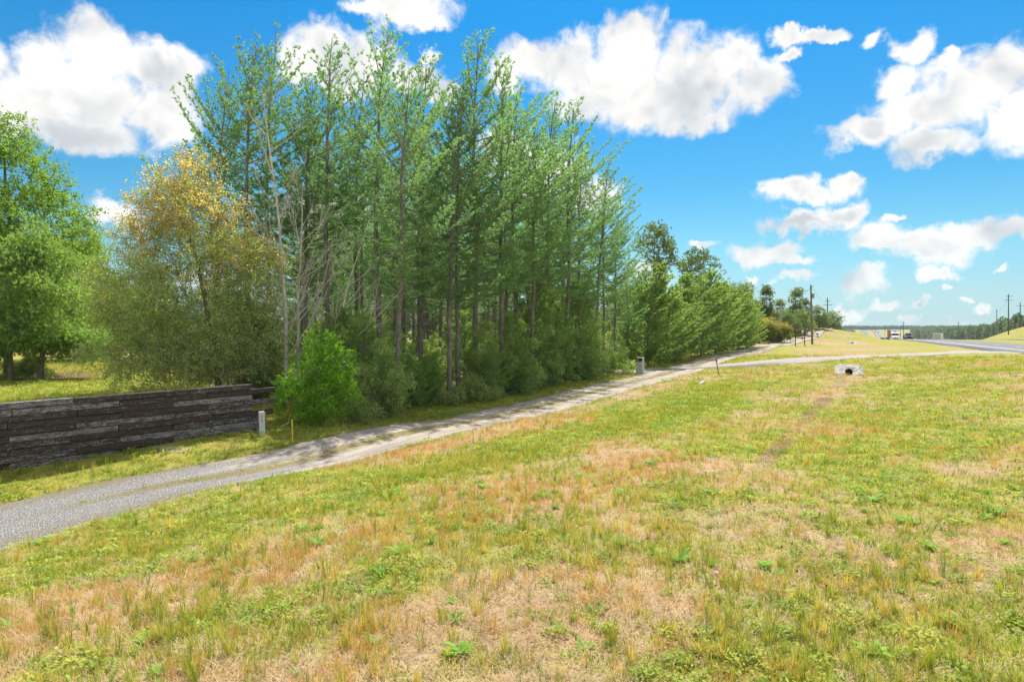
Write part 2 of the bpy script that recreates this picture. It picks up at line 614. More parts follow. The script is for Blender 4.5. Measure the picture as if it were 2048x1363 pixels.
# ------------------------------------------------------------------ ways
track_line = np.array([(-17.5, -4), (-15.2, 2), (-12.7, 8.2)] + [at(*p) for p in [(0, 1045, 3.92), (300, 975, 3.88), (600, 922, 3.85), (1000, 832, 3.75), (1150, 795, 3.65),
                                         (1300, 757, 3.5), (1400, 728, 3.3), (1480, 707, 3.0), (1560, 688, 2.6), (1620, 674, 2.1)]] + [(80, 175), (96, 215)])
drive_line = np.array([(-4, 55.5), (4, 53.4), (9, 53.6), (12.6, 54.6), (17.2, 56), (25.9, 60.2), (35.4, 65), (45.3, 69), (54.5, 72.5)])
hw_line = np.array([(hw_x(y), y) for y in np.concatenate([np.arange(-40, 300, 12), np.arange(300, 1801, 50)])])


def smooth_line(pts, step):
    pts = np.asarray(pts, float)
    # Catmull-Rom, then even spacing
    P = np.concatenate([[2 * pts[0] - pts[1]], pts, [2 * pts[-1] - pts[-2]]])
    out = []
    for i in range(1, len(P) - 2):
        t = np.linspace(0, 1, 24, endpoint=False)[:, None]
        a, b, c, d = P[i - 1], P[i], P[i + 1], P[i + 2]
        out.append(.5 * ((2 * b) + (c - a) * t + (2 * a - 5 * b + 4 * c - d) * t ** 2 + (3 * b - a - 3 * c + d) * t ** 3))
    q = np.concatenate(out + [pts[-1:]])
    s = np.concatenate([[0], np.cumsum(np.hypot(*np.diff(q, axis=0).T))])
    n = int(s[-1] / step) + 1
    u = np.linspace(0, s[-1], n)
    return np.stack([np.interp(u, s, q[:, 0]), np.interp(u, s, q[:, 1])], 1), u


def offset_line(q, off):
    t = np.gradient(q, axis=0)
    t /= np.linalg.norm(t, axis=1, keepdims=True)
    return q + np.stack([t[:, 1], -t[:, 0]], 1) * np.asarray(off).reshape(-1, 1)     # to the right


def line_dist(x, y, q):
    """signed distance to a line (right positive) and length along it"""
    x, y = np.asarray(x, float).ravel(), np.asarray(y, float).ravel()
    best = np.full(x.shape, 1e9)
    sgn = np.zeros(x.shape)
    along = np.zeros(x.shape)
    s0 = 0
    for a, b in zip(q[:-1], q[1:]):
        d = b - a
        L = math.hypot(*d)
        t = np.clip(((x - a[0]) * d[0] + (y - a[1]) * d[1]) / (L * L), 0, 1)
        ex, ey = x - a[0] - d[0] * t, y - a[1] - d[1] * t
        e = np.hypot(ex, ey)
        m = e < best
        best[m] = e[m]
        sgn[m] = np.sign(ex * d[1] - ey * d[0])[m]
        along[m] = s0 + (t * L)[m]
        s0 += L
    return best * np.where(sgn == 0, 1, sgn), along


tr_q, tr_s = smooth_line(track_line, 0.25)
dr_q, dr_s = smooth_line(drive_line, 0.3)
hw_q, hw_s = smooth_line(hw_line, 3.0)
tr_c, dr_c, hw_c = smooth_line(track_line, 2.0)[0], smooth_line(drive_line, 2.0)[0], smooth_line(hw_line, 12.0)[0]
TRW, DRW = 1.95, 1.75


def tr_half(s):
    return TRW + 0.9 * (1 - sstep(15, 25, s))
def tr_left(s):
    return tr_half(s) + .9 * (1 - sstep(14, 27, s))
def dr_flare(s):
    return DRW + 4.0 * sstep(50, 62, s) ** 1.5
HW0, HW1, HWM = 0.0, 11.6, 14.0          # near carriageway, then the median, then the far carriageway


def land_z(x, y, carve=True):
    x, y = np.asarray(x, float), np.asarray(y, float)
    z = base_z(x, y)
    sh = z.shape
    r = np.hypot(x, y)
    z = z + (fbm(x + 50, y + 80, 5.0) - .5) * 0.16 * (1 - sstep(120, 200, r)) + (fbm(x, y, 40.0) - .5) * 0.5 * sstep(20, 60, np.abs(x)) * (1 - sstep(200, 400, r))
    if carve:
        zf = z.ravel()
        d, s = line_dist(x, y, tr_c)
        zf = zf - 0.09 * (1 - sstep(-.25, .15, np.abs(d) - np.where(d < 0, tr_left(s), tr_half(s))))
        d, s = line_dist(x, y, dr_c)
        zf = zf - 0.10 * (1 - sstep(-.3, .2, np.abs(d) - dr_flare(s)))
        d, s = line_dist(x, y, hw_c)
        w = np.where(np.hypot(x, y).ravel() > 300, 1.6, .5)
        inside = (1 - sstep(0, 1, (np.maximum(-d, d - HW1) - .1) / w)) + (1 - sstep(0, 1, (np.maximum(HW1 + HWM - d, d - 2 * HW1 - HWM) - .1) / w))
        zf = zf - inside * np.where(np.hypot(x, y).ravel() > 300, 1.2, .14)
        z = zf.reshape(sh)
    return z


def gz(x, y):
    return float(land_z(np.array([x]), np.array([y]))[0])


# ------------------------------------------------------------------ what grows where (0..1)
def in_stand(x, y):
    """1 under the pine stand left of the track"""
    d, s = line_dist(x, y, tr_c)
    d = d.reshape(np.shape(x))
    k = sstep(4.3, 6.2, -d + (fbm(x, y, 3.0) - .5) * 1.6) * sstep(24.0, 27.5, np.asarray(y) + .25 * np.asarray(x))
    left = sstep(0, 3, np.asarray(x) + 3.6 + .32 * np.asarray(y))      # the lawn lies left of this
    return k * left * (1 - sstep(100, 112, y))


def zones(x, y):
    x, y = np.asarray(x, float), np.asarray(y, float)
    d, s = line_dist(x, y, tr_c)
    d = d.reshape(x.shape)
    dd, ds = line_dist(x, y, dr_c)
    dd = np.abs(dd).reshape(x.shape)
    right = d > 0
    n1, n2 = fbm(x, y, 6.0), fbm(x + 90, y + 33, 2.2)
    g = 0.46 + (n1 - .5) * 1.1 + (n2 - .5) * 1.3 + (fbm(x + 13, y + 71, .8) - .5) * .9
    # a bright green strip along the shoulder of the bank, a rusty dry band beside it, pale thatch by the lens
    sd = np.abs(line_dist(x, y, np.array([(-7.2, 8.2), (-4.1, 11.8), (-1.4, 14.7), (3.7, 21.9), (8, 29), (13, 38)]))[0]).reshape(x.shape)
    strip = np.exp(-(sd / (.75 + .035 * y + .5 * (n2 - .5))) ** 2)
    rd = np.abs(line_dist(x, y, np.array([(-5.2, 7.0), (-3.6, 7.9), (-1.5, 9.2), (2.0, 12.6), (3.4, 14.5)]))[0]).reshape(x.shape)
    rusty = np.exp(-(rd / (1.35 + 1.2 * (n1 - .5))) ** 2)
    thatch = np.exp(-(((x - .2) / 2.3) ** 2 + ((y - 5.0) / 1.5) ** 2))
    g = g + .62 * strip - .40 * rusty - .15 * thatch
    g = g - .30 * np.exp(-((d - 1.9 - 1.2) / .7) ** 2) * right * sstep(16, 24, y) * (1 - sstep(34, 44, y))
    g = g + .18 * sstep(3, 8, x) * (1 - sstep(20, 30, y)) + .18 * sstep(20, 40, y) * right
    left = ~right
    verge = sstep(1.9, 2.6, -d)
    g = np.where(left, .78 + (n1 - .5) * .7 + (n2 - .5) * .4 - .30 * sstep(4.5, 6.5, -d) * (y > 25), g)
    g = np.where(y > 62, .60 + (n1 - .5) * 1.0 + (fbm(x, y, 14.0) - .5) * .8, g)
    lawn = sstep(0, 2, -(x + 3.6 + .32 * y)) * left * (y > 18)
    g = np.where(lawn > .5, .78 + (n1 - .5) * .5, g)
    ditch, _ = line_dist(x, y, np.array([at(1690, 762, 3.5), at(1640, 810, 3.2), at(1590, 860, 3.0), at(1530, 920, 2.86), at(1480, 990, 2.8)]))
    ditch = np.abs(ditch).reshape(x.shape)
    wd = np.interp(y, [10, 20, 40, 52], [.35, .4, .8, 1.1])
    dt = np.exp(-(ditch / wd) ** 2) * sstep(10, 14, y) * (1 - sstep(52, 55, y)) * (.4 + .9 * n2)
    litter = np.maximum(in_stand(x, y), np.clip(dt, 0, 1) * .72)
    # mulch rings round the lawn trees, and worn sand at the foot of the wall
    for cx, cy, r in [(-28.5, 39.5, 3.6), (-31, 42, 3.2), (-34, 38, 3.0), (-30, 29, 1.6), (-55, 90, 4.5), (-62, 100, 4.5), (-46, 70, 4.0)]:
        litter = np.maximum(litter, 1 - sstep(r * .7, r * 1.15, np.hypot(x - cx, (y - cy) * .8) + (n2 - .5) * 1.5))
    bare = sstep(.64, .78, fbm(x + 11, y + 5, 1.7)) * .55 * right * (1 - sstep(20, 35, y))
    bare = np.maximum(bare, .6 * sstep(.58, .72, fbm(x + 3, y, 1.1)) * np.exp(-((y - (17.3 + .895 * (x + 13.75)) ) / .8) ** 2) * left)
    px = np.exp(-(((x + 10.3) / .9) ** 2 + ((y - 20.1) / .35) ** 2))
    bare = np.maximum(bare, px)
    perp = (x - hw_x(y)) * .88
    bare = np.maximum(bare, .8 * sstep(40, 48, perp) * (1 - sstep(75, 105, perp + 60 * (n1 - .5))) * sstep(300, 420, y) * (1 - sstep(1000, 1300, y)))
    hump = np.exp(-(((x - 82) / 9) ** 2 + ((y - 183) / 8) ** 2))
    bare = np.maximum(bare, hump * .35)
    dry = np.clip(.25 + (fbm(x + 40, y + 12, 3.4) - .5) * 1.9, 0, 1)
    dry = np.clip(dry + .6 * rusty - .35 * thatch, 0, 1)
    return np.clip(g, 0, 1), np.clip(litter, 0, 1), np.clip(bare, 0, 1), dry


def mat_ground():
    m, n = new_mat('ground')
    g = n.add('ShaderNodeNewGeometry').outputs['Position']
    z = n.add('ShaderNodeAttribute', attribute_name='zone')
    sp = n.add('ShaderNodeSeparateColor')
    n.put(sp.inputs[0], z.outputs['Color'])
    gr, li, ba = sp.outputs
    dry = z.outputs['Alpha']
    f1 = n.noise(g, 22, 6, 0.72)
    f2 = n.noise(g, 7.5, 5, 0.6)
    f3 = n.noise(g, 0.9, 5, 0.6)
    f4 = n.noise(n.mapping(g, sc=(1, .5, 1)), 3.0, 5, 0.65)
    straw = n.mix(n.ss(f1, .34, .62), (0.13, 0.088, 0.052), (0.52, 0.39, 0.245))  # dark ends here paint fine shadows between tufts into the ground colour
    rust = n.mix(n.ss(f1, .34, .62), (0.14, 0.075, 0.028), (0.48, 0.29, 0.115))
    straw = n.mix(n.math('MULTIPLY', dry, .8), straw, rust)
    green = n.mix(n.ss(f1, .32, .66), (0.090, 0.125, 0.016), (0.345, 0.345, 0.062))
    green = n.mix(n.ss(f3, .4, .65), green, (0.336, 0.288, 0.068))
    gm = n.math('ADD', gr, n.math('MULTIPLY', n.math('SUBTRACT', f4, .5), 1.1))
    gm = n.math('ADD', gm, n.math('MULTIPLY', n.math('SUBTRACT', f1, .5), .8))
    c = n.mix(n.ss(gm, .22, .66), straw, green)
    litc = n.mix(n.ss(f1, .35, .65), (0.10, 0.06, 0.035), (0.30, 0.185, 0.11))
    litc = n.mix(n.ss(f2, .5, .7), litc, (0.10, 0.12, 0.03))
    c = n.mix(n.ss(n.math('ADD', li, n.math('MULTIPLY', n.math('SUBTRACT', f2, .5), .8)), .35, .65), c, litc)
    sand = n.mix(n.ss(f1, .3, .7), (0.336, 0.264, 0.192), (0.480, 0.400, 0.312))
    c = n.mix(n.ss(n.math('ADD', ba, n.math('MULTIPLY', n.math('SUBTRACT', f2, .5), .8)), .45, .75), c, sand)
    finish(n, principled(n, c, 0.95, 0, n.math('ADD', f1, f2), 0.7, 0.03, 0.1))
    return m


def build_ground():
    rings = np.concatenate([[0.05, .5, 1.0, 1.5], np.geomspace(2.0, 60, 230), np.geomspace(60, 400, 110)[1:], np.geomspace(400, 3000, 50)[1:]])
    a = np.concatenate([np.linspace(-180, -60, 40, endpoint=False), np.linspace(-60, 60, 420, endpoint=False), np.linspace(60, 180, 40, endpoint=False)])
    na = len(a)
    A, Rg = np.meshgrid(np.radians(a), rings)
    x, y = (np.sin(A) * Rg), (np.cos(A) * Rg)
    z = land_z(x, y)
    g, li, ba, dry = zones(x, y)
    i = np.arange(len(rings) - 1)[:, None] * na
    j = np.arange(na)[None, :]
    k = (j + 1) % na
    f = np.stack([i + j, i + na + j, i + na + k, i + k], -1).reshape(-1, 4)
    me = mesh_np('ground', np.stack([x, y, z], -1).reshape(-1, 3), f, 4, {'zone': ('POINT', np.stack([g, li, ba, dry], -1).reshape(-1, 4))}, smooth=True)
    tag(obj('ground', me, None, mat_ground()), kind='structure')


build_ground()


def ribbon(name, q, s, left, right, mat, nu=9, lift=0.0, edge=0.0, eseed=0, crown=0.0, zq=None, skirt=0.0):
    """a strip that lies on the land from offset left to offset right of a line"""
    n = len(q)
    left, right = np.broadcast_to(left, (n,)).astype(float), np.broadcast_to(right, (n,)).astype(float)
    if edge:
        left = left + (fbm(s + eseed, s * 0 + 3, 1.6) - .5) * 2 * edge
        right = right + (fbm(s + eseed + 77, s * 0 + 9, 1.6) - .5) * 2 * edge
    us = np.linspace(0, 1, nu)
    if skirt:
        us = np.concatenate([[-1e-4], us, [1 + 1e-4]])
        nu += 2
    V, UV = [], []
    for u in us:
        off = left + (right - left) * u
        p = offset_line(q, off)
        z = land_z(p[:, 0], p[:, 1], carve=False) if zq is None else zq(p[:, 0], p[:, 1])
        z = z + lift + 0.0004 * np.hypot(p[:, 0], p[:, 1]) + crown * (1 - (2 * u - 1) ** 2)
        if u < 0 or u > 1:
            z = z - skirt
        if edge:
            z = z - (0.05 if u in (0, 1) else 0)
        V.append(np.stack([p[:, 0], p[:, 1], z], 1))
        UV.append(np.stack([off, s], 1))
    V, UV = np.stack(V, 1).reshape(-1, 3), np.stack(UV, 1).reshape(-1, 2)
    i = np.arange(n - 1)[:, None] * nu
    j = np.arange(nu - 1)[None, :]
    f = np.stack([i + j, i + j + 1, i + nu + j + 1, i + nu + j], -1).reshape(-1, 4)
    return tag(obj(name, mesh_np(name, V, f, 4, None, True, UV), None, mat), kind='structure')


def mat_track():
    m, n = new_mat('dirt_track')
    g = n.add('ShaderNodeNewGeometry').outputs['Position']
    uv = n.xyz(n.add('ShaderNodeTexCoord').outputs['UV'])
    u, v = uv[0], uv[1]
    f1 = n.noise(g, 38, 5, .7)
    f2 = n.noise(g, 5, 5, .6)
    f3 = n.noise(n.mapping(n.comb(u, v, 0), sc=(2.2, .22, 1)), 1.0, 5, .6)
    sand = n.mix(n.ss(f1, .3, .7), (0.32, 0.27, 0.22), (0.52, 0.455, 0.385))
    sand = n.mix(n.ss(f3, .4, .65), sand, (0.256, 0.229, 0.207))
    vo = n.add('ShaderNodeTexVoronoi')
    n.put(vo.inputs['Vector'], g)
    vo.inputs['Scale'].default_value = 34
    stone = n.mix(n.ss(vo.outputs['Color'], .1, .9), (0.34, 0.338, 0.345), (0.62, 0.615, 0.62))
    stone = n.mix(n.math('MULTIPLY', n.ss(f3, .48, .7), .7), stone, (0.50, 0.455, 0.41))
    stone = n.mix(n.ss(vo.outputs['Distance'], .25, .55), stone, (0.160, 0.147, 0.137))
    gm = n.math('ADD', n.lin(v, 20, 31, 1.0, 0.0), n.math('MULTIPLY', n.math('SUBTRACT', f3, .5), 1.3))
    gm = n.math('MAXIMUM', n.ss(gm, .25, .75), n.math('MULTIPLY', n.ss(f2, .58, .7), .45))
    c = n.mix(gm, sand, stone)
    # ruts are cleaner, the middle and both edges carry dead grass and leaf dust
    wob = n.math('MULTIPLY', n.math('SUBTRACT', f2, .5), 1.0)
    au = n.math('ABSOLUTE', n.math('ADD', u, n.math('MULTIPLY', n.math('SUBTRACT', f3, .5), .8)))
    mid = n.math('SUBTRACT', 1.0, n.ss(n.math('ADD', au, wob), .16, .50))
    mid = n.math('MULTIPLY', mid, n.ss(n.math('ADD', n.lin(v, 15, 25, 0, 1), n.math('MULTIPLY', wob, .8)), .3, .8))
    edge = n.ss(n.math('ADD', au, n.math('MULTIPLY', wob, 1.5)), 1.45, 1.95)
    edge = n.math('MULTIPLY', edge, n.lin(v, 16, 26, .25, 1))
    turf = n.mix(n.ss(f1, .35, .65), (0.128, 0.116, 0.034), (0.272, 0.217, 0.091))
    c = n.mix(n.math('MULTIPLY', n.math('MAXIMUM', mid, edge), .9), c, turf)
    h = n.math('ADD', n.math('MULTIPLY', n.math('SUBTRACT', 1.0, vo.outputs['Distance']), gm), f1)
    finish(n, principled(n, c, .95, 0, h, .8, .03, .15))
    return m


mt = mat_track()
ribbon('dirt_track', tr_q, tr_s, -tr_left(tr_s), tr_half(tr_s), mt, 13, 0.0, 0.42)


def mat_drive():
    m, n = new_mat('gravel_driveway')
    g = n.add('ShaderNodeNewGeometry').outputs['Position']
    uv = n.xyz(n.add('ShaderNodeTexCoord').outputs['UV'])
    f1 = n.noise(g, 30, 5, .7)
    f2 = n.noise(n.mapping(n.comb(uv[0], uv[1], 0), sc=(2.4, .25, 1)), 1.0, 4)
    c = n.mix(n.ss(f1, .3, .7), (0.269, 0.248, 0.234), (0.397, 0.372, 0.353))
    c = n.mix(n.ss(f2, .45, .65), c, (0.320, 0.273, 0.231))
    # the worn asphalt skin where the driveway meets the track
    asp = n.math('MULTIPLY', n.ss(uv[1], 13, 17), n.math('SUBTRACT', 1, n.ss(uv[1], 24, 31)))
    asp = n.math('MULTIPLY', asp, n.ss(n.math('ADD', uv[0], n.math('MULTIPLY', n.math('SUBTRACT', f2, .5), 1.6)), .1, .7))
    c = n.mix(n.math('MULTIPLY', asp, .85), c, (0.108, 0.105, 0.110))
    finish(n, principled(n, c, .95, 0, f1, .5, .02, .15))
    return m


ribbon('gravel_driveway', dr_q, dr_s, -dr_flare(dr_s), dr_flare(dr_s), mat_drive(), 9, 0.012, 0.12, 40)


def mat_road():
    m, n = new_mat('asphalt')
    g = n.add('ShaderNodeNewGeometry').outputs['Position']
    uv = n.xyz(n.add('ShaderNodeTexCoord').outputs['UV'])
    f1 = n.noise(g, 18, 4, .7)
    f2 = n.noise(n.mapping(n.comb(uv[0], uv[1], 0), sc=(1.1, .03, 1)), 1.0, 4)
    c = n.mix(n.ss(f1, .3, .7), (0.085, 0.087, 0.095), (0.13, 0.13, 0.138))
    c = n.mix(n.ss(f2, .4, .65), c, (0.155, 0.155, 0.162))
    finish(n, principled(n, c, .82, 0, f1, .3, .01, .4))
    return m


def hz(x, y):
    d, s = line_dist(x, y, hw_c)
    return EYE - hw_D(y) + 0.0 * d


asphalt = mat_road()
ribbon('highway', hw_q, hw_s, HW0, HW1, asphalt, 7, .03, zq=hz, skirt=.6)
ribbon('highway', hw_q, hw_s, HW1 + HWM, 2 * HW1 + HWM, asphalt, 7, .03, zq=hz, skirt=.6)
paint = mat_plain('road_paint', (0.78, 0.78, 0.76), .6, var=.08, scale=4)
yellow_paint = mat_plain('yellow_paint', (0.72, 0.50, 0.08), .6, var=.08, scale=4)
for c0 in (0, HW1 + HWM):
    ribbon('road_edge_line', hw_q, hw_s, c0 + 2.05, c0 + 2.30, paint, 2, .045, zq=hz)
    ribbon('road_edge_line', hw_q, hw_s, c0 + 9.55, c0 + 9.80, paint if c0 else yellow_paint, 2, .045, zq=hz)
dash = []
for c0 in (0, HW1 + HWM):
    V, Fc = [], []
    for k in range(10, 60):
        i0 = np.searchsorted(hw_s, k * 12.0)
        seg = np.stack([np.interp(k * 12.0 + t, hw_s, hw_q[:, 0]) for t in (0, 3)]), np.stack([np.interp(k * 12.0 + t, hw_s, hw_q[:, 1]) for t in (0, 3)])
        q = np.stack(seg, 1)
        a, b = offset_line(q, [c0 + 5.85] * 2), offset_line(q, [c0 + 6.0] * 2)
        for p in (a[0], b[0], b[1], a[1]):
            V.append((p[0], p[1], EYE - float(hw_D(p[1])) + .05 + .0004 * math.hypot(*p)))
        o = len(V)
        Fc.append((o - 4, o - 3, o - 2, o - 1))
    tag(obj('lane_dashes', mesh_np('lane_dashes', V, Fc, 4), None, paint), kind='structure')

# ------------------------------------------------------------------ plants: generators
def blades(rng, pos, dirs, k, length, width, spread=0.7, tone=None):
    """k thin needles at every tuft, fanned about its direction: one triangle each"""
    n = len(pos)
    P = np.repeat(pos, k, 0)
    D = np.repeat(dirs, k, 0) + rng.normal(0, spread, (n * k, 3))
    D /= np.linalg.norm(D, axis=1, keepdims=True) + 1e-9
    L = length * rng.uniform(.6, 1.15, (n * k, 1))
    S = np.cross(D, rng.normal(size=(n * k, 3)))
    S /= np.linalg.norm(S, axis=1, keepdims=True) + 1e-9
    P = P + rng.normal(0, .02, P.shape)
    V = np.stack([P - S * width / 2, P + S * width / 2, P + D * L], 1).reshape(-1, 3)
    rnd = np.repeat(rng.random(n), k) * .6 + rng.random(n * k) * .4
    at_ = {'rnd': ('FACE', rnd)}
    if tone is not None:
        at_['tone'] = ('FACE', np.repeat(tone, k))
    return V, np.arange(len(V)).reshape(-1, 3), at_


def leaf_quads(rng, pos, size, aspect=.5, up=.35, tone=None, clump=None):
    """leaves as folded rhombs, one quad each, facing every way with a lean towards the sky"""
    n = len(pos)
    D = rng.normal(size=(n, 3))
    D /= np.linalg.norm(D, axis=1, keepdims=True)
    nrm = rng.normal(size=(n, 3)) + np.array([0, 0, up * 2])
    S = np.cross(D, nrm)
    S /= np.linalg.norm(S, axis=1, keepdims=True) + 1e-9
    L = (size * rng.uniform(.6, 1.25, (n, 1)))
    mid = pos + D * L * .5
    V = np.stack([pos, mid + S * L * aspect / 2, pos + D * L, mid - S * L * aspect / 2], 1).reshape(-1, 3)
    rnd = rng.random(n) * .6 + (.4 * clump if clump is not None else .2)
    at_ = {'rnd': ('FACE', rnd)}
    if tone is not None:
        at_['tone'] = ('FACE', tone)
    return V, np.arange(4 * n).reshape(-1, 4), at_


def unit(v):
    return v / (np.linalg.norm(v) + 1e-9)


def gen_pine(seed, H, cs=.35, spread=2.2, r0=.14, step=.42, nb=(3, 5), wind=.7, tuft=12, nlen=.20, nw=.032, dead=14, up=(.0, 1.15), lean=0.0, bend=.6, twig_rate=4.5, top_thin=1.0):
    rng = np.random.default_rng(seed)
    T, B = Tubes(), Tubes()
    zz = np.linspace(0, H, 16)
    wob = np.cumsum(rng.normal(0, .035, (16, 2)), 0)
    wob -= wob[0]
    ax = np.stack([wob[:, 0] + lean * zz + wind * .9 * (zz / H) ** 4, wob[:, 1], zz - .25 * (zz == 0)], 1)
    T.add(ax, r0 * (1 - zz / H) ** .75 + .012, 8)

    def axis(z):
        return np.array([np.interp(z, zz, ax[:, 0]), np.interp(z, zz, ax[:, 1]), z])
    tp, td = [], []
    for _ in range(dead):
        z = rng.uniform(.10, cs + .12) * H
        a = rng.uniform(0, 2 * np.pi)
        L = rng.uniform(.5, 1.7)
        d = np.array([math.cos(a), math.sin(a), rng.uniform(-.15, .25)])
        p = axis(z)
        pts = np.array([p + d * L * t + np.array([0, 0, rng.normal(0, .02) - .12 * t * t]) for t in np.linspace(0, 1, 5)])
        B.add(pts, np.linspace(.018, .005, 5), 3)
        for _ in range(3):
            q = pts[rng.integers(2, 5)]
            e = unit(d + rng.normal(0, .6, 3)) * rng.uniform(.2, .55)
            B.add(np.array([q, q + e * .5, q + e]), [.007, .005, .003], 3)
    z = cs * H
    ph = rng.uniform(0, 6)
    while z < H * .985:
        t = (z - cs * H) / (H * (1 - cs))
        prof = (.60 + .5 * math.sin(math.pi * min(1, t * 1.05 + .10))) * (1 - t ** 3.0) + .18
        n = rng.integers(nb[0], nb[1] + 1)
        ph += rng.uniform(.5, 1.2)
        for b in range(n):
            a = ph + b * 2 * np.pi / n + rng.normal(0, .3)
            L = spread * prof * rng.uniform(.4, 1.25)
            el = up[0] + (up[1] - up[0]) * t ** 1.1 + rng.normal(0, .13)
            d = np.array([math.cos(a) * math.cos(el), math.sin(a) * math.cos(el), math.sin(el)])
            d = unit(d + np.array([wind * .28, 0, 0]))
            p0 = axis(z + rng.normal(0, .06))
            ts = np.linspace(0, 1, 6)
            c1 = np.array([wind * .22, 0, bend * .55])
            pts = p0 + d * (L * ts)[:, None] + c1 * (L * ts ** 2.2)[:, None] * .6 + rng.normal(0, .045, (6, 3)) * ts[:, None] - np.array([0, 0, .10 * (1 - t)]) * (L * np.sin(math.pi * ts))[:, None]
            B.add(pts, np.linspace(.008 + .008 * L, .004, 6), 4)
            nt = max(2, int(L * twig_rate * (1.18 - .50 * t * top_thin)))
            for q in range(nt):
                s = .22 + .78 * (q + rng.random()) / nt
                bp = np.array([np.interp(s, ts, pts[:, i]) for i in range(3)])
                side = unit(np.cross(d, [0, 0, 1])) * (1 if q % 2 else -1)
                e = unit(d * .8 + side * rng.uniform(.3, 1.0) + np.array([wind * .2, 0, rng.uniform(-.05, .35) + .4 * t]))
                l = rng.uniform(.25, .75) * (1.2 - .55 * s) * (1 - .35 * t * top_thin)
                B.add(np.array([bp, bp + e * l * .5, bp + e * l]), [.006, .005, .003], 3)
                for w in (.3, .5, .7, .85, 1.0):
                    if rng.random() < .90 - .25 * t * top_thin:
                        tp.append(bp + e * l * w + rng.normal(0, .03, 3))
                        td.append(e)
            tp.append(pts[-1])
            td.append(unit(pts[-1] - pts[-2]))
        z += step * rng.uniform(.7, 1.3) * (1 + .25 * t)
    V, Fc, A = blades(rng, np.array(tp), np.array(td), tuft, nlen, nw, .55)
    return {'trunk': T.mesh('trunk'), 'branches': B.mesh('branches'), 'crown': mesh_np('crown', V, Fc, 3, A)}


def lobed_points(rng, lobes, n, inner=.45, gap=None):
    lob = np.array(lobes, float)
    w = (lob[:, 3] * lob[:, 4] * lob[:, 5]) ** .67
    out, li = [], []
    while len(out) < n:
        i = rng.choice(len(lob), p=w / w.sum())
        d = unit(rng.normal(size=3))
        r = inner + (1 - inner) * rng.random() ** .6
        p = lob[i, :3] + d * lob[i, 3:6] * r
        if p[2] < .12:
            continue
        if gap and vn(p[0] * 1.0 + p[2] * .6 + 40, p[1] + p[2] * .8 + 90, gap) < .34:
            continue
        out.append(p)
        li.append(r)
    return np.array(out), np.array(li)


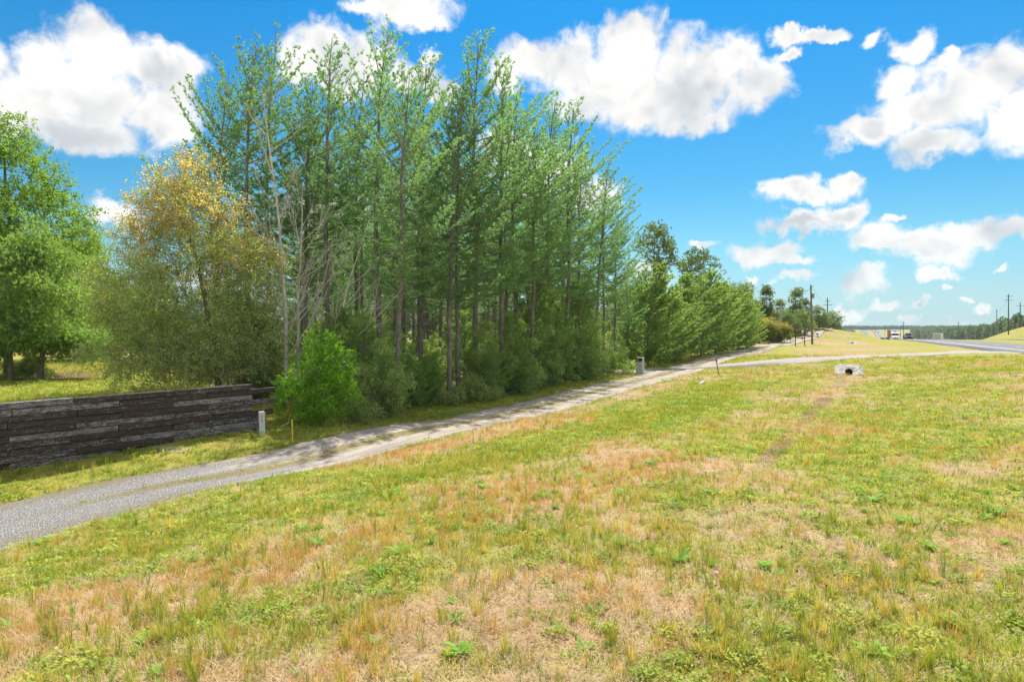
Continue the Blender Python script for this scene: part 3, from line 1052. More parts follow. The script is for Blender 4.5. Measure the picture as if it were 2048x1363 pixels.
def gen_broad(seed, lobes, n_cl, per, cl_r, leaf, trunk, r0=.16, aspect=.5, kind='leaf', tone_f=None, gap=2.2, twig_r=.012, blade=(26, .16, .03), stems=1, inner=.45, flat=.7, up=.35, bare=0):
    """a trunk, limbs that reach every clump of the crown, and clumps of leaves (or sprays)"""
    rng = np.random.default_rng(seed)
    T, B = Tubes(), Tubes()
    trunk = np.array(trunk, float)
    m = 9
    u = np.linspace(0, 1, len(trunk))
    tt = np.linspace(0, 1, m)
    tp = np.stack([np.interp(tt, u, trunk[:, i]) for i in range(3)], 1)
    tp[1:-1, :2] += rng.normal(0, .05 * r0 / .16, (m - 2, 2))
    tp[0, 2] -= .2
    T.add(tp, r0 * (1 - tt * .75), 8)
    nodes = [p for p in tp[3:]]
    for s in range(stems - 1):
        a = rng.uniform(0, 2 * np.pi)
        e = np.array([math.cos(a), math.sin(a), 0]) * rng.uniform(.3, .8) * (trunk[-1][2] * .5 + .3)
        q = np.stack([tp[0] + e * .25 * t + (tp[-1] - tp[0]) * t * rng.uniform(.7, 1) + e * t * .8 for t in np.linspace(0, 1, 6)])
        T.add(q, r0 * .7 * np.linspace(1, .35, 6), 6)
        nodes += [p for p in q[2:]]
    cl, rr = lobed_points(rng, lobes, n_cl, inner, gap)
    order = np.argsort(np.linalg.norm(cl - tp[-1], axis=1))
    for i in order:
        c = cl[i]
        nd = np.array(nodes)
        dd = np.linalg.norm(nd - c, axis=1) + np.maximum(0, nd[:, 2] - c[2]) * .8
        j = int(np.argmin(dd))
        a = nd[j]
        L = np.linalg.norm(c - a)
        mid1 = a + (c - a) * .35 + rng.normal(0, .08 * L, 3)
        mid2 = a + (c - a) * .7 + rng.normal(0, .07 * L, 3) + np.array([0, 0, .05 * L])
        B.add(np.array([a, mid1, mid2, c]), np.linspace(twig_r * (.8 + .7 * L), twig_r * .45, 4), 4)
        nodes += [mid1, mid2, c]
    for _ in range(bare):           # bare pale twigs that stand out of the foliage
        i = rng.integers(len(cl))
        d = unit(cl[i] - tp[-1] + rng.normal(0, .8, 3))
        L = rng.uniform(.5, 1.3)
        B.add(np.array([cl[i], cl[i] + d * L * .5 + rng.normal(0, .06, 3), cl[i] + d * L]), [.010, .007, .003], 3)
    clv = rng.random(n_cl)
    if kind == 'leaf':
        # each clump is a handful of leafy sprigs that reach outwards
        m_ = 6
        k_ = max(4, per // m_)
        cen = np.array([tp[-1][0], tp[-1][1], cl[:, 2].mean() - .5])
        o_ = cl - cen
        o_ /= np.linalg.norm(o_, axis=1, keepdims=True) + 1e-9
        d_ = o_[:, None, :] * .55 + rng.normal(0, .62, (n_cl, m_, 3)) + np.array([0, 0, .18])
        d_ /= np.linalg.norm(d_, axis=2, keepdims=True)
        l_ = cl_r * 2.1 * rng.uniform(.45, 1.35, (n_cl, m_, 1))
        t_ = rng.uniform(.12, 1.0, (n_cl, m_, k_))
        droop = np.array([0, 0, -.16])
        pos = cl[:, None, None, :] + d_[:, :, None, :] * (l_ * t_)[..., None] + droop * (l_ * t_ ** 2)[..., None] + rng.normal(0, leaf * .38, (n_cl, m_, k_, 3))
        pos = pos.reshape(-1, 3)
        nrep = m_ * k_
        for i in range(n_cl):
            for j in range(0, m_, 2):
                e_ = d_[i, j] * l_[i, j]
                B.add(np.array([cl[i], cl[i] + e_ * .55, cl[i] + e_ + droop * l_[i, j]]), [.006, .0045, .0025], 3)
    else:
        off = rng.normal(0, 1, (n_cl, per, 3)) * cl_r * np.array([1, 1, flat])
        pos = (cl[:, None, :] + off).reshape(-1, 3)
        nrep = per
    clump = np.repeat(clv, nrep)
    tone = tone_f(rng, pos, np.repeat(rr, nrep), np.repeat(cl[:, 2], nrep), np.repeat(rng.random(n_cl), nrep)) if tone_f else None
    keep = pos[:, 2] > .04
    pos, clump = pos[keep], clump[keep]
    tone = tone[keep] if tone is not None else None
    if kind == 'leaf':
        V, Fc, A = leaf_quads(rng, pos, leaf, aspect, up, tone, clump)
        k = 4
    else:
        out = pos - np.array([tp[-1][0], tp[-1][1], pos[:, 2].mean() - .8])
        out /= np.linalg.norm(out, axis=1, keepdims=True) + 1e-9
        out[:, 2] += .25
        V, Fc, A = blades(rng, pos, out, blade[0], blade[1], blade[2], .65, tone)
        k = 3
    return {'trunk': T.mesh('trunk'), 'branches': B.mesh('branches'), 'crown': mesh_np('crown', V, Fc, k, A)}


def gen_bare(seed, H, trunk, r0=.10, nb=16, Lr=(1.6, 3.6), el=(.5, 1.05), zr=(.25, .97), wind=.3):
    """a dead tree: pale trunk, rising limbs and fine twigs, no leaves"""
    rng = np.random.default_rng(seed)
    T, B = Tubes(), Tubes()
    trunk = np.array(trunk, float)
    u = np.linspace(0, 1, len(trunk))
    tt = np.linspace(0, 1, 14)
    tp = np.stack([np.interp(tt, u, trunk[:, i]) for i in range(3)], 1)
    tp[1:, :2] += np.cumsum(rng.normal(0, .02, (13, 2)), 0)
    T.add(tp, r0 * (1 - tt) ** .8 + .012, 7)

    def limb(p, d, L, r, lev):
        ts = np.linspace(0, 1, 6)
        pts = p + d * (L * ts)[:, None] + np.array([wind * .25, 0, .32]) * (L * ts ** 2)[:, None] + np.cumsum(rng.normal(0, .02 * L, (6, 3)), 0) * ts[:, None]
        B.add(pts, np.linspace(r, max(.0035, r * .25), 6), 4 if lev < 2 else 3)
        if lev < 3:
            n = (6, 4, 2)[lev - 1] if lev else 6
            for q in range(n):
                s = rng.uniform(.25, 1)
                bp = np.array([np.interp(s, ts, pts[:, i]) for i in range(3)])
                limb(bp, unit(d + rng.normal(0, .5, 3) + np.array([0, 0, .2])), L * rng.uniform(.28, .5), r * .45, lev + 1)
    for b in range(nb):
        s = zr[0] + (zr[1] - zr[0]) * (b + rng.random()) / nb
        p = np.array([np.interp(s, tt, tp[:, i]) for i in range(3)])
        a = b * 2.4 + rng.normal(0, .4)
        e = rng.uniform(*el)
        limb(p, np.array([math.cos(a) * math.cos(e), math.sin(a) * math.cos(e), math.sin(e)]), rng.uniform(*Lr) * (1.15 - .75 * s), .035 * (1.1 - .7 * s), 1)
    return {'trunk': T.mesh('trunk'), 'branches': B.mesh('branches')}


def plant(name, proto, mats, x, y, rz=0.0, sc=1.0, label=None, cat='tree', group=None, tilt=0.0, z=None, sz=None):
    """one plant: an Empty at its foot and its parts; the meshes are shared between alike plants"""
    o = empty(name, (x, y, (gz(x, y) if z is None else z)), rz, label, cat, group)
    o.scale = (sc, sc, sc if sz is None else sz)
    o.rotation_euler = (0, tilt, rz)
    for part, me in proto.items():
        if not me.materials:
            me.materials.append(mats[part])
        p = obj(part, me, o)
        if part == 'branches':
            p['kind'] = 'stuff'
    return o

# ------------------------------------------------------------------ plants: stuff they are made of
bark_pine = mat_bark('pine_bark', (0.10, 0.088, 0.08), (0.30, 0.262, 0.235))
bark_grey = mat_bark('grey_bark', (0.12, 0.105, 0.09), (0.33, 0.30, 0.265))
bark_dead = mat_bark('dead_wood', (0.42, 0.37, 0.325), (0.70, 0.65, 0.60))
bark_dark = mat_bark('dark_bark', (0.10, 0.082, 0.07), (0.28, 0.235, 0.195))
leaf_pine = mat_leaf('pine_needles', (0.15, 0.31, 0.125), (0.38, 0.56, 0.24), trans=.6, tint=(1.1, 1.15, .8))
leaf_young = mat_leaf('young_pine_needles', (0.16, 0.32, 0.085), (0.44, 0.55, 0.19), trans=.57, tint=(1.2, 1.2, .65))
leaf_lime = mat_leaf('bright_leaves', (0.14, 0.27, 0.035), (0.32, 0.46, 0.075), trans=.52, tint=(1.25, 1.3, .55))
leaf_cedar = mat_leaf('cedar_sprays', (0.18, 0.33, 0.11), (0.42, 0.57, 0.21), trans=.57)
leaf_oak = mat_leaf('oak_leaves', (0.24, 0.36, 0.135), (0.55, 0.66, 0.29), tone=(0.68, 0.47, 0.24), trans=.6)
leaf_shrub = mat_leaf('bright_shrub_leaves', (0.09, 0.27, 0.02), (0.33, 0.57, 0.045), trans=.48, tint=(1.3, 1.3, .5))
leaf_under = mat_leaf('undergrowth_leaves', (0.22, 0.38, 0.11), (0.52, 0.66, 0.25), tone=(0.64, 0.54, 0.24), trans=.57)
leaf_pale = mat_leaf('pale_leaves', (0.24, 0.34, 0.12), (0.46, 0.55, 0.21), trans=.52)
leaf_far = mat_leaf('far_leaves', (0.13, 0.23, 0.09), (0.30, 0.38, 0.15), trans=.5)
leaf_rust = mat_leaf('orange_leaves', (0.10, 0.16, 0.03), (0.24, 0.27, 0.05), tone=(0.46, 0.37, 0.09), trans=.45)
M_pine = {'trunk': bark_pine, 'branches': bark_grey, 'crown': leaf_pine}
M_young = {'trunk': bark_pine, 'branches': bark_pine, 'crown': leaf_young}
M_lime = {'trunk': bark_dark, 'branches': bark_dark, 'crown': leaf_lime}
M_cedar = {'trunk': bark_dark, 'branches': bark_grey, 'crown': leaf_cedar}
M_oak = {'trunk': bark_dark, 'branches': bark_grey, 'crown': leaf_oak}
M_sap = {'trunk': bark_pine, 'branches': bark_grey, 'crown': mat_leaf('sapling_needles', (0.17, 0.33, 0.10), (0.40, 0.55, 0.20), trans=.58)}
M_shrub = {'trunk': bark_dark, 'branches': bark_dark, 'crown': leaf_shrub}
M_under = {'trunk': bark_grey, 'branches': bark_grey, 'crown': leaf_under}
M_pale = {'trunk': bark_grey, 'branches': bark_grey, 'crown': leaf_pale}
M_far = {'trunk': bark_pine, 'branches': bark_pine, 'crown': leaf_far}
M_rust = {'trunk': bark_dark, 'branches': bark_dark, 'crown': leaf_rust}
M_dead = {'trunk': bark_dead, 'branches': bark_dead}

RNG = np.random.default_rng(11)


def bearing(px, Y):
    return (px - 1024) / F * Y

# ---- tall pines of the stand
H0 = 18.0
pines = [gen_pine(100 + i, H0, cs=(.36, .45, .32, .40, .48, .30)[i], spread=(3.3, 2.9, 3.5, 3.1, 2.7, 3.3)[i], wind=(.45, .7, .4, .8, .6, .5)[i], step=(.44, .5, .42, .46, .5, .44)[i], nb=(2, 5), up=(.05, 1.1), bend=.75, twig_rate=6.2, tuft=11, nlen=.14, nw=.027, dead=22) for i in range(6)]
front = [  # bearing of the trunk, distance, top row in the photograph, variant
    (420, 36, 140, 0, 'tall pine at the left end of the stand, behind the orange-tipped tree'),
    (500, 33, 95, 3, 'tall pine left of the bare pale trunk, wispy top against the blue'),
    (535, 37, 75, 1, 'tall pine directly behind the left bare tree, highest on the left side'),
    (612, 35, 175, 2, 'pine standing between the two bare pale trees'),
    (660, 34, 72, 4, 'tall pine with a narrow bushy top right of the bare trees'),
    (712, 38, 150, 1, 'pine behind the brown-grey thick trunk on its left'),
    (757, 34, 66, 3, 'tall pine with pointed feathery top left of the thick front trunk'),
    (793, 29.5, 150, 0, 'pine with the thickest bare trunk, nearest the dirt track'),
    (840, 36, 128, 5, 'pine right of the thickest front trunk with rounded top'),
    (897, 33, 200, 2, 'straight pine with bare trunk rising behind the low blue-green plants'),
    (918, 35, 150, 4, 'slim dark pine leaning close beside the straight bare-trunked pine'),
    (950, 36, 82, 5, 'tallest pine near the middle, top bent to the right by wind'),
    (1004, 38, 140, 2, 'pine right of the tallest wind-bent pine'),
    (1032, 41, 180, 1, 'pine with a thin pointed top, before the big cloud'),
    (1062, 40, 250, 0, 'pine with dark dense crown left of the twin slim trunks'),
    (1098, 43, 205, 3, 'slim pine with feathery top leaning right beneath the big cloud'),
    (1130, 45, 215, 5, 'pine with ragged sail-shaped crown swept to the right'),
    (1160, 47, 300, 2, 'mid-height pine on the right slope of the stand'),
    (1190, 50, 318, 4, 'pine on the right slope with wind-swept top above lighter boughs'),
    (1208, 52, 385, 0, 'shorter pine near the right end of the stand'),
    (1230, 54, 440, 2, 'last pine at the right end of the stand, leaning over the mailbox bush'),
    (1256, 60, 520, 5, 'low pine behind the right end of the stand'),
]
for px, Y, top, v, lab in front:
    x = bearing(px, Y)
    z = gz(x, Y)
    h = (HZ - top) / F * Y + EYE - z
    plant('pine_tree', pines[v], M_pine, x, Y, RNG.normal(0, .35), h / H0 if h > 13 else (h / H0) * 1.05, lab, 'tree', 'pines at the front of the stand', RNG.normal(0, .022), z, h / H0)
spots = []
for i in range(4000):
    y = RNG.uniform(33, 92)
    x = RNG.uniform(-30, 32)
    d, _ = line_dist([x], [y], tr_c)
    if -d[0] < 8.5 or x / y > .10 or x < -2.6 - .32 * y + 2.5:
        continue
    if any((x - a) ** 2 + (y - b) ** 2 < 3.0 ** 2 for a, b in spots) or any((x - bearing(q[0], q[1])) ** 2 + (y - q[1]) ** 2 < 1.9 ** 2 for q in front):
        continue
    spots.append((x, y))
    if len(spots) >= 50:
        break
for x, y in spots:
    h = RNG.uniform(.84, 1.04) * (1 - .25 * sstep(10, 26, x))
    plant('pine_tree', pines[RNG.integers(6)], M_pine, x, y, RNG.normal(0, .6), h, 'slim pine inside the stand, partly hidden by the front row of pines', 'tree', 'pines inside the stand', RNG.normal(0, .015))

# ---- dead trees
Yb = 28.5
x0, x1 = bearing(572, Yb), bearing(528, Yb)
dead_a = gen_bare(7, 13.5, [(0, 0, -.2), (.02, 0, 4), (-.35, .1, 8.5), (x1 - x0, .2, 13.8)], .085, 20, (1.6, 3.6), zr=(.16, .97))
plant('dead_tree', dead_a, M_dead, x0, Yb, 0, 1, 'tall bare dead tree with pale trunk leaning left above the bright shrub', 'tree', 'dead trees')
dead_b = gen_bare(17, 10, [(0, 0, -.2), (.0, 0, 3), (.15, .1, 6), (.25, .2, 9.6)], .08, 16, (1.8, 3.8), zr=(.22, .96))
x = bearing(598, 29)
plant('dead_tree', dead_b, M_dead, x, 29, .4, 1, 'bare dead tree with pale trunk, right-hand of the two front ones', 'tree', 'dead trees')
dead_c = gen_bare(23, 8.5, [(0, 0, -.2), (.3, 0, 3), (.9, .1, 5.5), (1.9, .2, 8.4)], .06, 14, (1.6, 3.4), (.35, .8), (.2, .95), .9)
plant('dead_tree', dead_c, M_dead, bearing(655, 29.5), 29.5, -.1, 1, 'thin bare dead tree with long branches sweeping up to the right', 'tree', 'dead trees')

def ragged(seed, w, h, n):
    # many small lobes piled unevenly: a tangled outline
    r = np.random.default_rng(seed)
    out = []
    for k in range(n):
        z = h * (.12 + .88 * r.random() ** 1.3)
        e = w * (1 - .62 * (z / h) ** 1.5)
        a = r.uniform(0, 6.28)
        q = e * math.sqrt(r.random())
        s = r.uniform(.32, .75) * (1.1 - .45 * z / h)
        out.append((q * math.cos(a), q * math.sin(a), z, s, s, s * r.uniform(.7, 1.3)))
    return out


# ---- left: bright-leaved trees, cedars, the orange-tipped tree
lime_a = gen_broad(31, [(0, 0, 12.2, 3.6, 3.4, 3.4), (1.2, -.5, 9.3, 4.8, 4.2, 3.0), (-1.5, .4, 9.6, 4.4, 4, 3.2), (1.8, -.6, 6.6, 4.8, 4.2, 2.6), (2.4, -.6, 4.4, 3.8, 3.4, 1.6), (-2.2, 0, 5.4, 3.6, 3.4, 2.0), (-.6, 0, 15.0, 2.0, 2, 2.0)], 1150, 60, .42, .15,
                   [(0, 0, 0), (.1, 0, 4), (0, 0, 9), (-.2, 0, 14)], .24, .7, gap=2.0)
plant('leafy_tree', lime_a, M_lime, bearing(15, 43), 43, 0, 1.0, 'big bright green leafy tree at the left edge, taller than its neighbours', 'tree', 'bright green trees on the lawn', sz=1.0)
plant('leafy_tree', lime_a, M_lime, bearing(165, 62), 62, 2.1, .74, 'bright green leafy tree on the lawn behind the cedars', 'tree', 'bright green trees on the lawn')
plant('leafy_tree', lime_a, M_lime, bearing(-110, 40), 40, 4.0, .9, 'bright green leafy tree cut off by the left edge', 'tree', 'bright green trees on the lawn')
plant('leafy_tree', lime_a, M_lime, bearing(235, 96), 96, 1.2, .62, 'distant pale green leafy tree at the far end of the lawn', 'tree', 'bright green trees on the lawn')
plant('leafy_tree', lime_a, M_lime, bearing(130, 110), 110, 3.0, .75, 'distant leafy tree on the lawn, left of the far lit strip', 'tree', 'bright green trees on the lawn')
plant('leafy_tree', lime_a, M_lime, bearing(300, 120), 120, 5.0, .78, 'far leafy tree closing the lawn behind the orange-tipped tree', 'tree', 'bright green trees on the lawn')
plant('leafy_tree', lime_a, M_lime, bearing(30, 125), 125, .5, .85, 'far leafy tree showing between the cedar trunks', 'tree', 'bright green trees on the lawn')
cedar = gen_broad(41, [(x_, y_, z_ + 1.1, r_ * 1.75, q_ * 1.75, h_ * 1.3) for x_, y_, z_, r_, q_, h_ in ragged(777, 3.1, 6.6, 30)] + [(0, 0, 7.6, 1.2, 1.2, 1.4)], 620, 12, .34, .1,
                  [(0, 0, 0), (.1, 0, 2), (0, .1, 5), (.1, 0, 8)], .17, kind='blade', blade=(14, .20, .035), gap=1.5)
plant('cedar_tree', cedar, M_cedar, bearing(82, 38), 38, 0, .98, 'dark cedar with drooping sprays and a dark trunk, nearest the lawn', 'tree', 'cedars on the lawn')
plant('cedar_tree', cedar, M_cedar, bearing(22, 37), 37, 2.4, .88, 'dark cedar with a pale grey trunk at the left edge', 'tree', 'cedars on the lawn')
plant('cedar_tree', cedar, M_cedar, bearing(-8, 41), 41, 4.0, 1.05, 'cedar behind the pale-trunked one, cut by the left edge', 'tree', 'cedars on the lawn')
plant('cedar_tree', cedar, M_cedar, bearing(168, 70), 70, 1.0, .75, 'far cedar with a leaning trunk across the lawn', 'tree', 'cedars on the lawn')
plant('cedar_tree', cedar, M_cedar, bearing(200, 88), 88, 3.3, .8, 'far dark-trunked cedar by the lit end of the lawn', 'tree', 'cedars on the lawn')
plant('cedar_tree', cedar, M_cedar, bearing(262, 64), 64, 5.1, .72, 'cedar at the right side of the lawn behind the orange-tipped tree', 'tree', 'cedars on the lawn')


def oak_tone(rng, pos, rr, cz, cr):
    # gold flushes bough by bough, mostly in the top; stray gold leaves elsewhere
    h = (cz - 4.4) / 3.4
    gold = cr < np.clip(.06 + .66 * np.clip(h, 0, 1) ** 1.3 + .25 * (rr - .85), .04, .86)
    return np.where(gold, rng.uniform(.4, 1, len(pos)), (rng.random(len(pos)) < .10) * rng.uniform(.4, .9, len(pos)))


oak = gen_broad(53, [(0, 0, 4.2, 3.6, 3.2, 2.6), (-.9, -.3, 2.2, 3.0, 2.6, 1.6), (1.4, -.2, 2.4, 3.2, 2.6, 1.8), (-.1, 0, 7.2, 2.6, 2.6, 2.0), (-.3, 0, 9.0, 1.7, 1.7, 1.5), (2.2, 0, 5.4, 2.2, 2.2, 1.6), (-2.0, 0, 6.9, 1.6, 1.4, 1.0),
                     (-1.2, 0, 8.2, 1.6, 1.3, 1.1), (.4, -.2, 1.6, 3.4, 2.8, 1.2), (-2.2, -.2, 4.6, 2.0, 2.2, 1.8)] + [(a_, b_, c_ + .6, d_ * 1.3, e_ * 1.3, f_ * 1.2) for a_, b_, c_, d_, e_, f_ in ragged(778, 4.2, 9.2, 26)], 2300, 58, .38, .098, [(1.1, 0, 0), (1.0, 0, 1.6), (.4, 0, 4.2), (-.2, 0, 7), (-.5, 0, 9)], .17, .5, tone_f=oak_tone, gap=None, bare=260, inner=.25)
plant('orange_tipped_tree', oak, M_oak, bearing(388, 28.5), 28.5, 0, 1.0, 'wide tree with orange-yellow blossom tips over dull green, behind the timber wall', 'tree')

# ---- shrubs at the foot of the stand
shrub_b = gen_broad(61, [(0, 0, 1.5, 1.35, 1.2, 1.2), (.4, -.2, 2.3, 1.0, 1.0, .9), (-.6, -.2, .9, 1.0, 1.0, .8), (.7, -.1, .9, 1.1, 1.0, .8), (.2, 0, 3.0, .6, .6, .6)], 330, 48, .14, .10,
                    [(0, 0, 0), (0, 0, 1), (.1, 0, 2.4)], .05, .55, gap=.8, stems=5, twig_r=.008)
plant('bright_shrub', shrub_b, M_shrub, bearing(634, 24.2), 24.2, 0, .98, 'vivid bright green shrub growing over the end of the timber wall', 'shrub')


def under_tone(rng, pos, rr, cz, cr):
    return (rng.random(len(pos)) < .12).astype(float) * rng.random(len(pos))


under = [gen_broad(71 + i, ragged(700 + i, (1.9, 1.5, 1.1)[i], (2.6, 3.0, 4.6)[i], (22, 20, 20)[i]), 300, 46, .20, .12, [(0, 0, 0), (0, 0, 1.0), (.1, 0, (1.6, 1.9, 3.2)[i])], .045, .45, gap=None, stems=6, inner=.2, tone_f=under_tone, twig_r=.008, bare=60)
         for i in range(3)]
under_c = gen_broad(75, [(0, 0, 2.0, 1.3, 1.3, 1.5), (0, 0, 3.6, .8, .8, 1.2), (.2, 0, .9, 1.4, 1.4, .7)], 300, 8, .26, .1, [(0, 0, 0), (0, 0, 2), (0, 0, 4.2)], .06, kind='blade', blade=(16, .2, .035), gap=1.0)
sap = [gen_pine(300 + i, 5.0, cs=.05, spread=1.5, r0=.05, step=.24, nb=(3, 5), wind=.3, tuft=12, nlen=.15, nw=.03, dead=0, up=(.05, 1.1), bend=.8, twig_rate=5.5, top_thin=.3) for i in range(2)]
edge = [  # bearing, distance, scale, variant, label
    (742, 26.5, 0.85, 0, 'grey-green shrub leaning out beside the vivid bright shrub'),
    (700, 28.4, 0.78, 2, 'tall grey-green shrub behind the vivid bright shrub'),
    (775, 28.9, 0.74, 1, 'olive-brown shrub between the bright shrub and the thick pine trunk'),
    (815, 31.4, 0.57, 3, 'dark feathery evergreen right of the thick pine trunk'),
    (858, 32.4, 0.46, 3, 'dark evergreen bush with bare ground in front'),
    (1000, 36.9, 0.78, 1, 'broad evergreen shrub below the dark crowned pine'),
    (1050, 38.9, 1.06, 0, 'broad dull green shrub on the verge, second left of the mailbox bush'),
    (1095, 41.9, 1.10, 2, 'tall dull green shrub below the sail-shaped pine'),
    (1140, 44.9, 1.15, 0, 'wide leafy shrub left of the mailbox bush'),
    (1170, 48.9, 1.20, 1, 'shrub showing behind the wide leafy one on the verge'),
    (968, 35.5, 0.74, 2, 'narrow upright shrub before the tallest pine'),
]
for px, Y, sc, v, lab in edge:
    pr = under_c if v == 3 else under[v]
    plant('evergreen_shrub', pr, M_cedar if v == 3 else M_under, bearing(px, Y), Y, RNG.uniform(0, 6), sc, lab, 'shrub', 'shrubs along the foot of the pine stand', 0, None, sc * RNG.uniform(.9, 1.35))
plant('round_bush', under[0], M_pale, bearing(1203, 53), 53, .6, 1.28, 'big rounded yellow-green bush next to the grey mailbox pillar', 'bush')
for px, Y, h, v, lab in [(835, 31.2, 2.0, 0, 'dark conifer sapling right of the thickest pine trunk'), (870, 33.5, 2.4, 1, 'conifer sapling left of the straight bare-trunked pine'), (1022, 38.5, 4.2, 0, 'tall conifer sapling above the broad evergreen shrub'),
                         (1078, 41.5, 6.2, 1, 'tall conifer sapling rising between two dull green shrubs'), (1115, 44.5, 5.0, 0, 'conifer sapling behind the wide leafy shrub'), (1155, 46.5, 6.4, 1, 'tall feathery conifer sapling left of the mailbox bush'),
                         (725, 29.5, 4.2, 0, 'conifer sapling behind the grey-green shrub on the left'), (670, 29.0, 4.2, 1, 'conifer sapling behind the vivid bright shrub'), (1040, 37.0, 2.6, 1, 'short conifer sapling at the verge before the broad dull green shrub'), (1128, 43.0, 3.0, 0, 'short conifer sapling at the verge left of the wide leafy shrub'), (985, 35.0, 2.4, 0, 'small conifer sapling beside the broad evergreen shrub'), (760, 27.2, 2.6, 1, 'small conifer sapling between the two leafy shrubs right of the bright one'),
                         (945, 36.0, 2.6, 1, 'thin conifer sapling in the gap of the dark stand edge')]:
    plant('conifer_sapling', sap[v], M_sap, bearing(px, Y), Y, RNG.uniform(0, 6), h / 5.0, lab, 'tree', 'conifer saplings at the stand edge')
low = gen_broad(81, [(0, 0, .35, .55, .5, .35), (.2, 0, .6, .35, .35, .3)], 60, 40, .11, .08, [(0, 0, 0), (0, 0, .3), (0, 0, .6)], .015, .6, gap=None, stems=4, twig_r=.005)
for px, Y, sc, lab in [(912, 32.2, 1.0, 'low blue-green plant at the foot of the straight bare-trunked pine'), (935, 33.6, 1.5, 'pale green sapling growing before the slim dark pine'), (880, 31.8, .8, 'small low plant left of the blue-green one'),
                       (960, 33.4, .9, 'small leafy plant on the needle-covered edge below the tallest pine'), (985, 34.2, 1.0, 'low leafy plant at the left foot of the broad evergreen shrub')]:
    plant('low_plant', low, M_pale, bearing(px, Y), Y, RNG.uniform(0, 6), sc, lab, 'plant', 'low plants at the stand edge')
plant('lawn_bush', under[0], M_lime, bearing(55, 39.5), 39.5, 1, .75, 'low bright leafy bush between the cedar trunks on the lawn', 'bush')
used = []
for i in range(3000):
    y = RNG.uniform(29, 88)
    x = RNG.uniform(-26, 30)
    d, _ = line_dist([x], [y], tr_c)
    if -d[0] < 7.2 or x < -3.0 - .32 * y + 1.0 or any((x - a) ** 2 + (y - b) ** 2 < 2.3 ** 2 for a, b in used):
        continue
    used.append((x, y))
    if len(used) >= 84:
        break
for x, y in used:
    v = RNG.integers(6)
    if v > 3:
        plant('conifer_sapling', sap[v - 4], M_sap, x, y, RNG.uniform(0, 6), RNG.uniform(.5, 1.05), 'conifer sapling among the trunks inside the pine stand', 'tree', 'saplings inside the stand')
        continue
    plant('evergreen_shrub', under_c if v == 3 else under[v], M_cedar if v == 3 else M_under, x, y, RNG.uniform(0, 6), RNG.uniform(.5, .95), 'evergreen undergrowth bush among the trunks inside the pine stand', 'bush', 'undergrowth inside the stand')

# ---- young pines in a row beyond the driveway
young = [gen_pine(200 + i, 8.5, cs=.03, spread=2.3, r0=.09, step=.29, nb=(3, 6), wind=.8, tuft=12, nlen=.2, nw=.042, dead=0, up=(.25, 1.25), bend=1.0, twig_rate=4.6, top_thin=.3) for i in range(3)]
row = [(1296, 60, 540, 0, 'dark young pine nearest the mailbox pillar, just beyond the driveway'), (1335, 64, 590, 1, 'low young pine second from the mailbox along the track'), (1362, 68, 556, 2, 'bushy young pine third along the track, lit yellow-green'),
       (1402, 74, 552, 0, 'tallest bushy young pine in the row beyond the driveway'), (1432, 79, 572, 1, 'young pine right of the tallest bushy one'), (1455, 84, 584, 2, 'young pine with even cone shape, third from the far end of the row'),
       (1478, 89, 592, 0, 'young pine second from the far end of the row'), (1493, 93, 607, 1, 'last young pine at the far end of the row')]
for px, Y, top, v, lab in row:
    x = bearing(px, Y)
    z = gz(x, Y)
    h = (HZ - top) / F * Y + EYE - z
    plant('young_pine', young[v], M_young, x, Y, RNG.normal(0, .3), h / 8.5 * 1.28, lab, 'tree', 'young pines along the track', 0, z, h / 8.5)
for k, (px, Y, sc) in enumerate([(1310, 72, .95), (1350, 80, .9), (1385, 88, .95), (1420, 96, 1.0), (1450, 104, 1.0), (1270, 68, .9)]):
    plant('young_pine', young[k % 3], M_young, bearing(px, Y), Y, RNG.normal(0, .5), sc, 'young pine in the second rank, mostly hidden by the row along the track', 'tree', 'young pines of the second rank')

# ---- big open-crowned pines and far trees ahead
open_pine = gen_broad(91, [(0, 0, 15, 3.4, 3.4, 2.6), (2.2, 0, 12.5, 2.6, 2.4, 1.3), (-2.4, .3, 13.2, 2.4, 2.2, 1.3), (.5, 0, 17.4, 2.0, 2.0, 1.2), (3.0, -.2, 15, 1.6, 1.6, 1.0), (-1.2, 0, 10.5, 1.6, 1.6, .7)], 150, 7, .36, .1,
                      [(0, 0, 0), (.2, 0, 6), (0, 0, 11), (.3, 0, 16)], .26, kind='blade', blade=(22, .42, .06), gap=2.0, twig_r=.03)
far_pine = gen_broad(93, [(0, 0, 11, 2.2, 2.2, 3.6), (.8, 0, 8, 2.4, 2.4, 1.6), (-.6, 0, 14.2, 1.5, 1.5, 1.6), (-1.2, .3, 6.2, 2.0, 2.0, 1.0)], 230, 7, .42, .1,
                     [(0, 0, 0), (.1, 0, 5), (0, 0, 10), (0, 0, 15)], .2, kind='blade', blade=(18, .45, .08), gap=1.6, twig_r=.022)
far_bush = gen_broad(95, [(0, 0, 1.7, 1.7, 1.6, 1.4), (.4, 0, 2.6, 1.1, 1.1, .8)], 200, 40, .26, .16, [(0, 0, 0), (0, 0, 1), (0, 0, 2.2)], .06, .6, gap=1.0, stems=3, tone_f=lambda r, p, rr, cz, cr: np.clip((p[:, 2] - 2.2) / 1.2, 0, 1) * (cr < .6))
far_leafy = gen_broad(97, [(0, 0, 5, 2.6, 2.6, 2.6), (1, 0, 3.4, 2.6, 2.6, 1.8), (-1, 0, 6.6, 1.8, 1.8, 1.6), (0, 0, 2.0, 2.8, 2.6, 1.3)], 300, 34, .42, .26, [(0, 0, 0), (0, 0, 3), (0, 0, 7)], .16, .65, gap=1.6)


